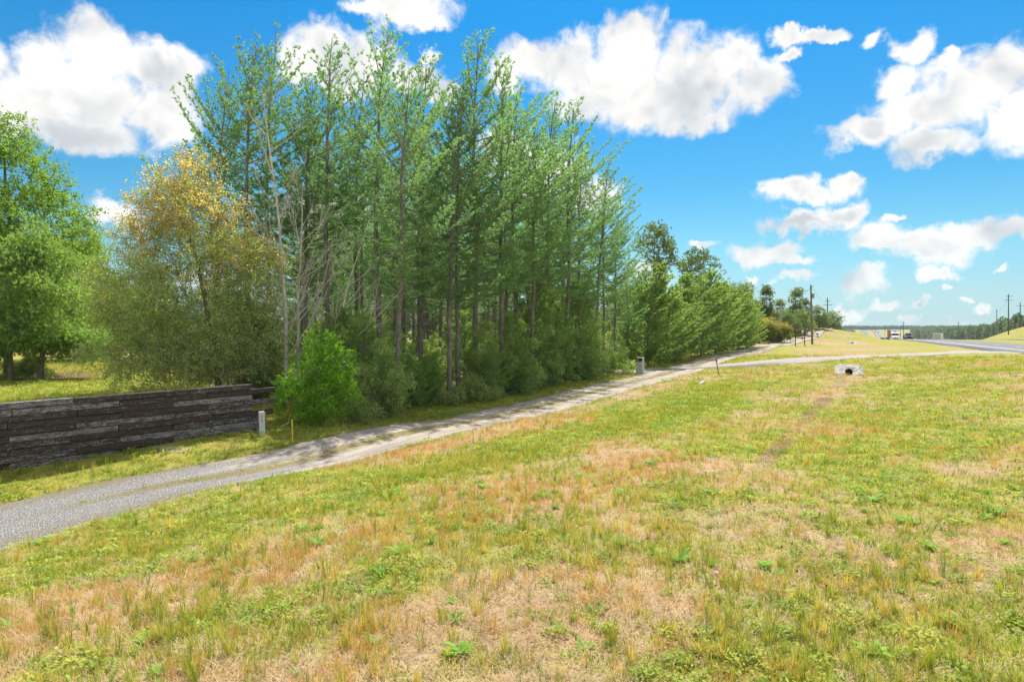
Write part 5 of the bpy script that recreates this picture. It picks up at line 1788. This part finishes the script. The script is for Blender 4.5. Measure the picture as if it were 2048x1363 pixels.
car(185, 3.9, dark_v, silver_v, 'dark pickup with pale cab heading this way, right of the white lorry', 1.85, 5.6, 2.0, True, name='pickup')
car(258, 7.8, white_v, white_v, 'white car partly hidden behind the right side of the white lorry', 1.5)
car(286, 6.0, white_v, white_v, 'white van roof showing over the crest left of the white lorry', 2.3, 5.2, 2.0)
car(318, 5.6, blue_v, blue_v, 'blue van roof showing over the crest, furthest left near the lorry', 2.9, 5.4, 2.05)
car(1430, 3.9, dark_v, dark_v, 'tiny dark car on the far left carriageway, lowest', 1.9, 4.8, 2.2, group='far cars on the hill')
car(1500, 7.8, dark_v, dark_v, 'tiny dark car on the far left carriageway, in the middle', 1.9, 4.8, 2.2, group='far cars on the hill')
car(1570, 4.2, dark_v, dark_v, 'tiny dark car on the far left carriageway, uppermost', 1.9, 4.8, 2.2, group='far cars on the hill')
car(1610, 30.5, dark_v, dark_v, 'tiny dark car on the far right carriageway near the hilltop', 1.9, 4.8, 2.2, away=True, group='far cars on the hill')
car(1560, 33.5, dark_v, dark_v, 'tiny dark car on the far right carriageway, right-hand lane', 1.9, 4.8, 2.2, away=True, group='far cars on the hill')
car(1690, 20, white_v, white_v, 'tiny white van at the very top of the far hill', 3.0, 6, 2.6, group='far cars on the hill')

x, y, z, rz = hw_pose(225, 4.0)
tk = empty('lorry', (x, y, z), rz, 'white long-nosed lorry with rust-red trailer coming over the crest', 'lorry', 'vehicles on the highway')
b = MB(); b.extrude([(-3.4, .75), (-3.35, 1.45), (-3.1, 1.75), (-1.7, 2.05), (-1.7, .75)], 0, -1.0, 1.0); b.build('hood', white_v, tk)
b = MB(); b.extrude([(-1.75, .75), (-1.75, 2.05), (-1.35, 2.85), (-.9, 3.1), (-.3, 3.95), (.6, 4.0), (.6, .75)], 0, -1.18, 1.18); b.build('cab', white_v, tk)
b = MB(); b.extrude([(-1.79, 2.12), (-1.42, 2.82), (-1.37, 2.80), (-1.73, 2.1)], 0, -1.02, 1.02); b.build('windscreen', glass_m, tk)
for s in (-1, 1):
    MB().box((s * 1.185, -.9, 2.35), (.03, .8, .65)).build('side_window', glass_m, tk)
    MB().box((s * .78, -3.36, 1.3), (.42, .12, .28), bev=.03).build('headlight', lamp_m, tk)
    MB().box((s * 1.0, -2.8, .85), (.45, 1.2, .45), bev=.08).build('fender', white_v, tk)
    MB().box((s * 1.45, -1.45, 2.3), (.2, .12, .75), bev=.03).build('mirror', blackp, tk)
b = MB()
for k in range(7):
    b.box((0, -3.43, .98 + k * .1), (1.0, .05, .07))
b.build('grille', chrome, tk)
MB().box((0, -3.5, .55), (2.3, .2, .38), bev=.05).build('bumper', chrome, tk)
MB().box((-.12, 6.6, 2.55), (2.6, 11.0, 2.75), bev=.04).build('trailer', rust_v, tk)
MB().box((0, 4.0, .95), (1.0, 9, .25)).build('frame', blackp, tk)
MB().box((0, -.6, 3.62), (.5, .06, .16)).build('roof_marker', pinkish, tk)
wheels(tk, (-.98, .98), (-2.75, .1, 1.4, 10.2, 11.5), .5, .3)

x, y = bearing(1876, 206), 206
tr_ = empty('box_trailer', (x, y, gz(x, y)), R(-48), 'white box trailer parked beyond the highway before the forest', 'trailer')
MB().box((0, 0, 1.45), (2.3, 1.9, 1.75), bev=.03).build('box', white_v, tr_)
MB().box((0, -.97, 1.4), (1.9, .03, 1.5)).build('door', silver_v, tr_)
MB().box((0, 0, .5), (2.2, 1.8, .12)).build('frame', blackp, tr_)
wheels(tr_, (-.95, .95), (-.1,), .34, .2)

# ------------------------------------------------------------------ grass and far woods (nobody could count them)
def scatter(name, me, mat, pts, rot, scl, label=None, kind='stuff'):
    """instances of one tuft mesh on many points"""
    src = bpy.data.objects.new(name + '_tuft', me)
    if not me.materials:
        me.materials.append(mat)
    pm = bpy.data.meshes.new(name)
    pts = np.asarray(pts, np.float32)
    pm.vertices.add(len(pts))
    pm.vertices.foreach_set('co', pts.ravel())
    a = pm.attributes.new('rot', 'FLOAT_VECTOR', 'POINT')
    a.data.foreach_set('vector', np.asarray(rot, np.float32).ravel())
    a = pm.attributes.new('scl', 'FLOAT_VECTOR', 'POINT')
    a.data.foreach_set('vector', np.asarray(scl, np.float32).ravel())
    o = bpy.data.objects.new(name, pm)
    COL.objects.link(o)
    tag(o, label, None, None, kind)
    ng = bpy.data.node_groups.new(name, 'GeometryNodeTree')
    ng.interface.new_socket('Geometry', in_out='INPUT', socket_type='NodeSocketGeometry')
    ng.interface.new_socket('Geometry', in_out='OUTPUT', socket_type='NodeSocketGeometry')
    i, ou = ng.nodes.new('NodeGroupInput'), ng.nodes.new('NodeGroupOutput')
    iop = ng.nodes.new('GeometryNodeInstanceOnPoints')
    oi = ng.nodes.new('GeometryNodeObjectInfo')
    oi.inputs['Object'].default_value = src
    oi.inputs['As Instance'].default_value = True
    ar, as_ = ng.nodes.new('GeometryNodeInputNamedAttribute'), ng.nodes.new('GeometryNodeInputNamedAttribute')
    ar.data_type = as_.data_type = 'FLOAT_VECTOR'
    ar.inputs['Name'].default_value = 'rot'
    as_.inputs['Name'].default_value = 'scl'
    er = ng.nodes.new('FunctionNodeEulerToRotation')
    L = ng.links.new
    L(i.outputs[0], iop.inputs['Points'])
    L(oi.outputs['Geometry'], iop.inputs['Instance'])
    L(ar.outputs['Attribute'], er.inputs[0])
    L(er.outputs[0], iop.inputs['Rotation'])
    L(as_.outputs['Attribute'], iop.inputs['Scale'])
    L(iop.outputs[0], ou.inputs[0])
    mod = o.modifiers.new('scatter', 'NODES')
    mod.node_group = ng
    return o


def tuft(rng, n, h, w, spread, bend, segs=2, lay=0.0):
    """n grass blades: tapering strips that bend over"""
    V, Fc, rnd = [], [], []
    for k in range(n):
        a = rng.uniform(0, 2 * np.pi)
        r = spread * math.sqrt(rng.random())
        b = np.array([r * math.cos(a), r * math.sin(a), -.01])
        a2 = a + rng.normal(0, .9)
        out = np.array([math.cos(a2), math.sin(a2), 0])
        H = h * rng.uniform(.5, 1.15)
        bd = bend * rng.uniform(.3, 1.4)
        sd = np.array([-out[1], out[0], 0]) * w * rng.uniform(.7, 1.2) * .5
        upv = np.array([0, 0, 1.0]) * (1 - lay) + out * lay * 1.0 + np.array([0, 0, lay * .12])
        o = len(V)
        for s in range(segs + 1):
            t = s / segs
            c = b + upv * H * t * (1 - .25 * bd * t) + out * H * bd * t * t * .8
            if s < segs:
                V += [c - sd * (1 - .6 * t), c + sd * (1 - .6 * t)]
            else:
                V += [c]
        for s in range(segs - 1):
            Fc.append((o + 2 * s, o + 2 * s + 1, o + 2 * s + 3)); Fc.append((o + 2 * s, o + 2 * s + 3, o + 2 * s + 2))
        e = o + 2 * (segs - 1)
        Fc.append((e, e + 1, e + 2))
        q = rng.random()
        rnd += [q] * (2 * (segs - 1) + 1)
    return mesh_np('tuft', V, Fc, 3, {'rnd': ('FACE', rnd)})


def mat_grass(name, ca, cb, cc, trans=.45):
    """blades: colour varies by blade, by tuft and in broad patches over the land"""
    m, n = new_mat(name)
    rnd = n.add('ShaderNodeAttribute', attribute_name='rnd').outputs['Fac']
    oi = n.add('ShaderNodeObjectInfo').outputs['Random']
    g = n.add('ShaderNodeNewGeometry').outputs['Position']
    k = n.noise(g, .8, 4, .6)
    c = n.mix(rnd, ca, cb)
    c = n.mix(n.math('MULTIPLY', n.ss(n.math('ADD', k, n.math('MULTIPLY', n.math('SUBTRACT', oi, .5), .5)), .35, .7), .85), c, cc)
    c = n.vmath('SCALE', c, scale=n.lin(oi, 0, 1, .8, 1.2))
    p = principled(n, c, .6, 0, spec=.25)
    t = n.add('ShaderNodeBsdfTranslucent')
    n.put(t.inputs[0], n.vmath('MULTIPLY', c, (1.15, 1.1, .75)))
    mx = n.add('ShaderNodeMixShader')
    mx.inputs[0].default_value = trans
    n.nt.links.new(p, mx.inputs[1])
    n.nt.links.new(t.outputs[0], mx.inputs[2])
    finish(n, mx.outputs[0])
    return m


gr = np.random.default_rng(77)
g_green = mat_grass('green_grass', (0.175, 0.305, 0.03), (0.36, 0.45, 0.06), (0.50, 0.46, 0.10))
g_straw = mat_grass('straw', (0.50, 0.375, 0.225), (0.72, 0.585, 0.39), (0.58, 0.42, 0.23), .35)
g_rust = mat_grass('rusty_grass', (0.528, 0.274, 0.085), (0.642, 0.396, 0.141), (0.584, 0.406, 0.123), .42)
g_tall = mat_grass('tall_grass', (0.245, 0.348, 0.038), (0.415, 0.453, 0.076), (0.566, 0.434, 0.123), .5)


def sample(n, r0, r1, p, half=58):
    """points in the field of view, thinning out with distance as r**-p"""
    u = gr.random(n)
    e = 2 - p
    r = (r0 ** e + (r1 ** e - r0 ** e) * u) ** (1 / e)
    a = np.radians(gr.uniform(-half, half, n))
    return r * np.sin(a), r * np.cos(a), r


def place_ok(x, y):
    d, s = line_dist(x, y, tr_c)
    dd, ds = line_dist(x, y, dr_c)
    dh, _ = line_dist(x, y, hw_c)
    hwk = ((dh > -.2) & (dh < HW1 + .2)) | ((dh > HW1 + HWM - .2) & (dh < 2 * HW1 + HWM + .2))
    th = tr_half(s)
    wob = (fbm(x, y, 1.3) - .5)
    th = np.where(d < 0, tr_left(s), th)
    on_tr = (np.abs(d) < th - .18 + wob * 1.1)
    mid = (np.abs(d + wob * .6) < .48) & (s > 20) & (fbm(x + 5, y, 2.0) > .40)
    edge = (np.abs(d) > th - .35)
    # wall
    return ((~on_tr) | mid | (edge & (gr.random(len(x)) < .3))) & (np.abs(dd) > dr_flare(ds) - .15 + wob * .4) & ~hwk


def lay(n, r0, r1, p, half=58):
    n = int(n * half / 47)
    x, y, r = sample(n, r0, r1, p, half)
    ok = place_ok(x, y)
    x, y, r = x[ok], y[ok], r[ok]
    g, li, ba, dry = zones(x, y)
    return x, y, r, g, li, ba, dry


def emit(name, meshes, mat, x, y, sc, label, tiltj=.15, flat=None):
    if len(x) == 0:
        return
    z = land_z(x, y)
    which = gr.integers(len(meshes), size=len(x))
    for k, me in enumerate(meshes):
        m = which == k
        rot = np.stack([gr.normal(0, tiltj, m.sum()), gr.normal(0, tiltj, m.sum()), gr.uniform(0, 6.28, m.sum())], 1)
        s = np.repeat(sc[m][:, None], 3, 1)
        s[:, 2] *= gr.uniform(.7, 1.25, m.sum())
        scatter(name, me, mat, np.stack([x[m], y[m], z[m]], 1), rot, s, label)


turf = [tuft(gr, 22, .075, .0065, .085, .7), tuft(gr, 26, .055, .007, .10, .9), tuft(gr, 18, .10, .006, .07, .6)]
straw = [tuft(gr, 24, .13, .0045, .10, .8, 2, .75), tuft(gr, 26, .16, .004, .11, .6, 2, .85), tuft(gr, 20, .10, .0045, .09, .8, 2, .55)]
rust = [tuft(gr, 26, .17, .0042, .07, .5), tuft(gr, 22, .22, .004, .06, .4)]
tall = [tuft(gr, 34, .27, .0065, .045, .4, 3), tuft(gr, 28, .34, .006, .04, .3, 3), tuft(gr, 38, .21, .007, .055, .5, 3)]

x, y, r, g, li, ba, dry = lay(85000, 2.6, 75, 1.25)
k = gr.random(len(x))
gs = np.clip(g * 1.05 + .02 - .1 * (li > .5), 0, 1)
far_s = np.clip((r / 9.0), 1, None) ** .45
m = (k < gs) & (gr.random(len(x)) > ba * .85) & (gr.random(len(x)) > li * .75)
emit('green_grass', turf, g_green, x[m], y[m], far_s[m] * gr.uniform(.6, 1.5, m.sum()), 'short yellow-green turf on the bank and verge')
m2 = (~(k < gs)) & (gr.random(len(x)) > ba * .5) & (gr.random(len(x)) > li * .6)
rus = m2 & (gr.random(len(x)) < dry * .62)
emit('rusty_grass', rust, g_rust, x[rus], y[rus], far_s[rus] * gr.uniform(.45, 1.05, rus.sum()), 'rust-coloured dry grass on the crest')
m3 = m2 & ~rus
emit('straw_litter', straw, g_straw, x[m3], y[m3], far_s[m3] * gr.uniform(.7, 1.4, m3.sum()), 'flattened straw-coloured dead grass')
x, y, r, g, li, ba, dry = lay(10000, 2.5, 16, 1.0)
m = gr.random(len(x)) < .9 - .5 * g
emit('straw_litter', straw, g_straw, x[m], y[m], gr.uniform(.7, 1.5, m.sum()), 'flattened straw-coloured dead grass')
def clover(rng):
    V, Fc, rnd = [], [], []
    for k in range(26):
        a, r = rng.uniform(0, 6.28), .11 * math.sqrt(rng.random())
        c = np.array([r * math.cos(a), r * math.sin(a), rng.uniform(.015, .06)])
        b = rng.uniform(0, 6.28)
        u = np.array([math.cos(b), math.sin(b), rng.normal(0, .35)]) * rng.uniform(.012, .026)
        w = np.array([-math.sin(b), math.cos(b), rng.normal(0, .35)]) * rng.uniform(.008, .014)
        o = len(V)
        V += [c - u, c + w, c + u, c - w]
        Fc += [(o, o + 1, o + 2), (o, o + 2, o + 3)]
        rnd += [rng.random()] * 2
    return mesh_np('clover', V, Fc, 3, {'rnd': ('FACE', rnd)})


g_clo = mat_grass('clover_leaves', (0.18, 0.34, 0.035), (0.38, 0.50, 0.07), (0.46, 0.48, 0.09), .45)
x, y, r, g, li, ba, dry = lay(15000, 2.6, 45, 1.3)
m = (fbm(x + 61, y + 19, 1.1) + .5 * (g - .5) > .56) & (li < .5)
emit('clover', [clover(gr), clover(gr)], g_clo, x[m], y[m], np.clip(r[m] / 9, 1, None) ** .4 * gr.uniform(.7, 1.4, m.sum()), 'low bright clover and creeping weeds in the turf')
x, y, r, g, li, ba, dry = lay(7000, 2.6, 34, 1.3)
cl = fbm(x + 7, y + 3, 1.6)
m = (cl > .44) & (li < .5) & (y < 32) & (gr.random(len(x)) < np.clip(1.1 - .16 * np.maximum(x - 1, 0), .25, 1))
emit('tall_grass', tall, g_tall, x[m], y[m], gr.uniform(.45, 1.0, m.sum()), 'upright tufts of taller grass')
xn, yn, rn, gn, _, _, dn = lay(900, 2.6, 9.5, .8)
h_ = gr.random(len(xn)) < .6
emit('tall_grass', tall, g_tall, xn[h_], yn[h_], gr.uniform(.5, .95, h_.sum()), 'upright tufts of taller grass')
emit('rusty_grass', rust, g_rust, xn[~h_], yn[~h_], gr.uniform(.8, 1.4, (~h_).sum()), 'rust-coloured dry grass on the crest')
m = (cl < .46) & (dry > .4) & (li < .5)
emit('rusty_grass', rust, g_rust, x[m], y[m], gr.uniform(.8, 1.25, m.sum()), 'rust-coloured dry grass on the crest')
# rank growth along the shaded edge of the stand and dry stems by the young pines
s_ = gr.uniform(30, 150, 5200)
off = -gr.uniform(5.0, 8.2, 5200)
q = np.stack([np.interp(s_, tr_s, tr_q[:, 0]), np.interp(s_, tr_s, tr_q[:, 1])], 1)
t_ = np.stack([np.interp(s_, tr_s, np.gradient(tr_q[:, 0], tr_s)), np.interp(s_, tr_s, np.gradient(tr_q[:, 1], tr_s))], 1)
q = q + np.stack([t_[:, 1], -t_[:, 0]], 1) * off[:, None]
ok = (np.abs(line_dist(q[:, 0], q[:, 1], dr_c)[0]) > 2.4) & (q[:, 1] > 25)
q = q[ok]
h_ = len(q) // 2
emit('rank_grass', tall, g_straw, q[:h_, 0], q[:h_, 1], gr.uniform(.8, 1.8, h_), 'dry stems along the edge of the stand')
emit('rank_grass', tall, g_green, q[h_:, 0], q[h_:, 1], gr.uniform(.8, 1.8, len(q) - h_), 'green rank grass along the edge of the stand')

# the bright strip on the shoulder of the bank
g_bright = mat_grass('bright_grass', (0.16, 0.37, 0.03), (0.32, 0.54, 0.05), (0.36, 0.50, 0.06), .5)
ln = np.array([(-7.2, 8.2), (-4.1, 11.8), (-1.4, 14.7), (3.7, 21.9), (8, 29), (13, 38)])
sl_, ss_ = smooth_line(ln, .5)
u_ = gr.uniform(0, ss_[-1], 5200)
q = np.stack([np.interp(u_, ss_, sl_[:, 0]), np.interp(u_, ss_, sl_[:, 1])], 1)
q = q + gr.normal(0, 1, q.shape) * (.30 + .013 * q[:, 1:2])
m = fbm(q[:, 0] + 9, q[:, 1] + 2, 1.8) > .44
q = q[m]
rr_ = np.hypot(q[:, 0], q[:, 1])
h_ = int(len(q) * .6)
emit('bright_grass', turf, g_bright, q[:h_, 0], q[:h_, 1], np.clip(rr_[:h_] / 9, 1, None) ** .45 * gr.uniform(.8, 1.7, h_), 'bright green grass strip on the shoulder of the bank')
emit('bright_grass', tall, g_bright, q[h_:, 0], q[h_:, 1], gr.uniform(.4, .75, len(q) - h_), 'bright green grass strip on the shoulder of the bank')

# gravel on the near end of the track
gm_ = rough_lump(np.random.default_rng(2), (1, .8, .6), 1)
stone_m, n_ = new_mat('gravel_stone')
r_ = n_.add('ShaderNodeObjectInfo').outputs['Random']
finish(n_, principled(n_, n_.mix(r_, (0.28, 0.28, 0.29), (0.52, 0.52, 0.53)), .9, spec=.2))
s_ = gr.uniform(10, 34, 7000)
s_ = s_[gr.random(7000) < 1 - sstep(20, 34, s_) * .9]
off = gr.uniform(-3.3, 2.6, len(s_))
q = np.stack([np.interp(s_, tr_s, tr_q[:, 0]), np.interp(s_, tr_s, tr_q[:, 1])], 1)
q = q + np.stack([t_[0, 1] * off, -t_[0, 0] * off], 1)
z = base_z(q[:, 0], q[:, 1]) + (fbm(q[:, 0] + 50, q[:, 1] + 80, 5.0) - .5) * .16 + (fbm(q[:, 0], q[:, 1], 40.0) - .5) * .5 * sstep(20, 60, np.abs(q[:, 0])) + .006
sc = gr.uniform(.014, .038, (len(q), 1)) * np.ones((1, 3))
scatter('gravel', gm_, stone_m, np.stack([q[:, 0], q[:, 1], z], 1), gr.uniform(0, 6, (len(q), 3)), sc, 'loose grey gravel on the near end of the track')

# ---- broad-leaved weeds, each one a plant
g_weed = mat_grass('weed_leaves', (0.14, 0.36, 0.03), (0.31, 0.55, 0.06), (0.24, 0.46, 0.05), .48)


def weed_mesh(rng, n, L, W):
    V, Fc, rnd = [], [], []
    for k in range(n):
        a = k * 2.4 + rng.normal(0, .3)
        out = np.array([math.cos(a), math.sin(a), 0])
        sd = np.array([-out[1], out[0], 0])
        l = L * rng.uniform(.6, 1.1)
        rise = rng.uniform(.35, 1.1)
        o = len(V)
        prof = [.18, .6, 1.0, .85, .45, .05]
        for s, pw_ in enumerate(prof):
            t = s / 5
            c = out * l * t * (1 - .25 * rise * t) + np.array([0, 0, l * rise * (t - .62 * t * t) + .008])
            w = W * pw_ * .5
            V += [c - sd * w, c + np.array([0, 0, -.12 * w]), c + sd * w]
        for s in range(5):
            for e in (0, 1):
                i = o + 3 * s + e
                Fc += [(i, i + 1, i + 4), (i, i + 4, i + 3)]
        rnd += [rng.random()] * 20
    return mesh_np('weed', V, Fc, 3, {'rnd': ('FACE', rnd)})


wm = [weed_mesh(gr, 13, .20, .030), weed_mesh(gr, 17, .17, .028), weed_mesh(gr, 12, .22, .034), weed_mesh(gr, 24, .13, .02)]
for me in wm:
    me.materials.append(g_weed)
weeds = [(920, 1310, 1.15, 3, 'dense low leafy weed at the bottom centre of the grass'), (1748, 1312, .85, 0, 'broad-leaved upright weed near the bottom right of the grass'), (800, 1108, 1.1, 0, 'broad-leaved weed amid the rust-coloured grass, left of centre'),
         (763, 1150, .95, 1, 'darker green weed just below the one in the rust-coloured grass'), (1246, 1092, 1.05, 0, 'bright weed clump in straw right of centre'), (1356, 1124, 1.05, 2, 'weed clump in bare straw, right of the bright clump'),
         (1305, 1112, .8, 1, 'small weed between two bigger clumps right of centre'), (1300, 930, 1.5, 3, 'wide pale green weed patch high on the crest'), (1090, 996, 1.35, 3, 'wide weed patch at the top edge of the rust-coloured grass'),
         (1238, 990, .95, 0, 'small round weed in orange-brown grass right of the wide patch'), (1157, 957, .9, 1, 'small bright weed above the wide patch on the crest'), (1725, 990, 1.4, 3, 'spreading weed in the right half, before the ditch line'),
         (1805, 1045, 1.3, 3, 'spreading weed right of and below the other by the ditch line'), (1992, 1030, 1.3, 0, 'leafy weed near the right edge of the grass'), (1862, 1098, .95, 1, 'small weed right of the ditch line in yellow-green turf')]
rest = [(636, 1090, .9), (700, 1088, .8), (532, 1048, .8), (665, 998, .9), (702, 1014, .9), (792, 988, 1.0), (1020, 1000, .9), (1365, 917, .9), (1085, 910, .9), (1055, 925, .8), (965, 975, 1.0), (930, 988, .9), (1000, 960, 1.0), (80, 1088, 1.1), (95, 1152, .7), (290, 1290, .8),
        (2010, 1088, .9), (1745, 1003, 1.0), (1900, 1250, .8), (1560, 1150, .6), (610, 1062, .8), (575, 1040, .7), (860, 1008, .8), (1110, 1018, .8), (1060, 1022, .7), (1880, 868, .8), (1500, 990, .6), (1420, 985, .6), (235, 1040, .8), (20, 1255, .7), (1275, 938, 1.0), (1320, 922, 1.0), (1700, 978, .9), (1770, 1000, .8), (1830, 1050, .9), (1970, 1035, .9), (1110, 985, .9), (1075, 1000, .9)]
for px, py, s, v, lab in weeds:
    x, y, z = hit(px, py)
    o = tag(obj('weed', wm[v]), lab, 'weed', 'weeds in the grass')
    o.location, o.rotation_euler, o.scale = (x, y, z), (0, 0, px), (s * 1.3, s * 1.3, s * 1.3)
marks = [(920, 1310, 'the dense weed at bottom centre'), (1748, 1312, 'the upright weed near bottom right'), (800, 1108, 'the weed amid rust-coloured grass'), (1246, 1092, 'the bright weed clump right of centre'), (1300, 930, 'the wide pale weed patch on the crest'),
         (1090, 996, 'the wide weed patch above the rusty grass'), (1725, 990, 'the spreading weed by the ditch line'), (1992, 1030, 'the leafy weed near the right edge'), (1433, 1166, 'the lilac flower'), (585, 887, 'the yellow stake'), (525, 871, 'the pale green pedestal'),
         (0, 1363, 'the bottom left corner'), (0, 1105, 'the near gravel edge at left'), (2048, 1363, 'the bottom right corner'), (1157, 957, 'the small bright weed on the crest'), (1862, 1098, 'the small weed in yellow-green turf'), (1403, 769, 'the concrete chunk'), (1698, 750, 'the culvert end')]
said_ = set()


def beside(px, py):
    for mx, my, ph in sorted(marks, key=lambda q: math.hypot(px - q[0], (py - q[1]) * 1.6)):
        dx, dy = px - mx, py - my
        a = math.degrees(math.atan2(-dy * 1.6, dx)) % 360
        w = ['right of', 'above and right of', 'above', 'above and left of', 'left of', 'below and left of', 'below', 'below and right of'][int((a + 22.5) // 45) % 8]
        for how in ('', 'well '):
            if how == '' and math.hypot(dx, dy) > 160:
                continue
            t = 'small weed ' + how + w + ' ' + ph
            if t not in said_:
                said_.add(t)
                return t
    return 'small green weed sprouting in the grass'


for px, py, s in rest:
    x, y, z = hit(px, py)
    o = tag(obj('weed', wm[gr.integers(4)]), beside(px, py), 'weed', 'small weeds in the grass')
    o.location, o.rotation_euler, o.scale = (x, y, z), (0, 0, px), (s * 1.3, s * 1.3, s * 1.3)

x, y, r, gg, gli, gba, gdry = lay(420, 3.2, 26, .9)
m = gli < .4
emit('weed_seedlings', wm, g_weed, x[m], y[m], gr.uniform(.4, .95, m.sum()), 'tiny weed seedlings among the grass blades', .2)

# flowers
f_red = mat_plain('clover_red', (0.42, 0.03, 0.03), .6, var=.2, scale=60)
f_pink = mat_plain('phlox_petal', (0.62, 0.36, 0.66), .6, var=.1, scale=60)
stem_m = mat_plain('flower_stem', (0.16, 0.24, 0.06), .7, var=.2)
for px, py in [(1561, 1118), (1582, 1112), (1592, 1171), (1650, 1200), (1335, 1060), (1985, 1040), (2010, 1028), (1955, 1045), (1790, 1010), (1990, 955), (1930, 925), (1420, 1078)]:
    x, y, z = hit(px, py)
    o = empty('clover_flower', (x, y, z), 0, 'tiny crimson clover head on a thin stem in the grass', 'flower', 'crimson clover heads')
    MB().tube([(0, 0, 0), (.01, 0, .08), (.012, 0, .13)], .002, 4).build('stem', stem_m, o)
    h = obj('head', rough_lump(gr, (.022, .022, .034), 1), o, f_red)
    h.location = (.012, 0, .145)
for px, py, lab, s in [(1433, 1166, 'single pale lilac flower in the straw right of centre', 1.0), (978, 1156, 'tiny purple flower in dry grass near the centre', .6)]:
    x, y, z = hit(px, py)
    o = empty('phlox_flower', (x, y, z), 0, lab, 'flower')
    MB().tube([(0, 0, 0), (.005, 0, .06), (.0, 0, .10)], .002, 4).build('stem', stem_m, o)
    for k in range(5):
        a = k * 1.2566
        b = MB(); b.add([(0, 0, 0), (.02 * s, -.012 * s, .004), (.034 * s, 0, .008), (.02 * s, .012 * s, .004), (0, 0, -.002), (.02 * s, -.012 * s, .002), (.034 * s, 0, .006), (.02 * s, .012 * s, .002)], [(0, 1, 2, 3), (7, 6, 5, 4), (0, 4, 5, 1), (1, 5, 6, 2), (2, 6, 7, 3), (3, 7, 4, 0)])
        p_ = b.build('petal', f_pink, o)
        p_.location, p_.rotation_euler = (0, 0, .10), (0, -.35, a)

# ---- distant woods
leaf_wood = mat_leaf('wood_leaves', (0.075, 0.14, 0.065), (0.16, 0.235, 0.10), trans=.4)
wood = []
for sd in range(4):
    lob = [(0, 0, 9, 3.2, 3.2, 4.5), (1.2, .4, 6, 3.2, 3, 3.0), (-.8, -.5, 12, 2.2, 2.2, 2.4)] if sd % 2 else [(0, 0, 8, 4.0, 4.0, 5.0), (-1.2, .4, 11, 2.6, 2.6, 2.6), (1.4, 0, 5, 3.4, 3.4, 3.0)]
    r_ = np.random.default_rng(500 + sd)
    p, _ = lobed_points(r_, lob, 620, .55)
    V, Fc, A = leaf_quads(r_, p, 1.25, .7, .4, None, r_.random(620))
    wood.append(mesh_np('wood', V, Fc, 4, A))
x = []
for i in range(9000):
    Y = gr.uniform(330, 1450)
    perp = gr.uniform(75, 520)
    x.append((hw_x(Y) + perp * 1.13, Y))
fx = np.array(x)
ok = (fx[:, 0] - hw_x(fx[:, 1])) * .88 > 78 + 25 * fbm(fx[:, 0], fx[:, 1], 60) + np.where(fx[:, 1] < 420, 60, 0)
fx = fx[ok][:3600]
lx = []
for i in range(1600):
    Y = gr.uniform(300, 1500)
    lx.append((hw_x(Y) - 1.13 * gr.uniform(16, 190), Y))
lx = np.array(lx)
bx = np.stack([gr.uniform(700, 1500, 1500), gr.uniform(1740, 2000, 1500)], 1)
gap = np.abs(bx[:, 0] - 900 - (bx[:, 1] - 1740) * .53) > 0
for nm, q, hs_, lab in [('distant_forest', fx, 1.3, 'distant green forest on the rise right of the highway'), ('distant_forest', lx, .95, 'distant trees in the valley left of the highway'), ('ridge_forest', bx, .78, 'blue-green forest along the far ridge')]:
    z = land_z(q[:, 0], q[:, 1])
    w_ = gr.integers(4, size=len(q))
    for k in range(4):
        m = w_ == k
        s = gr.uniform(.75, 1.2, (m.sum(), 1)) * hs_ * np.ones((1, 3))
        scatter(nm, wood[k], leaf_wood, np.stack([q[m, 0], q[m, 1], z[m]], 1), np.stack([np.zeros(m.sum()), np.zeros(m.sum()), gr.uniform(0, 6.28, m.sum())], 1), s, lab)

# ---- the air: far things fade to blue
hm = bpy.data.materials.new('haze')
hm.use_nodes = True
hn = N(hm.node_tree)
pv = hn.add('ShaderNodeVolumePrincipled')
pv.inputs['Color'].default_value = (0.80, 0.90, 1.0, 1)
pv.inputs['Density'].default_value = 0.00011
pv.inputs['Anisotropy'].default_value = 0.1
ho = hn.add('ShaderNodeOutputMaterial')
hm.node_tree.links.new(pv.outputs[0], ho.inputs['Volume'])
hb = MB().box((0, 0, 0), (6400, 6400, 62)).build('haze', hm)
hb.location = (0, 0, -2)
tag(hb, 'thin air that fades the far woods to blue', kind='stuff')
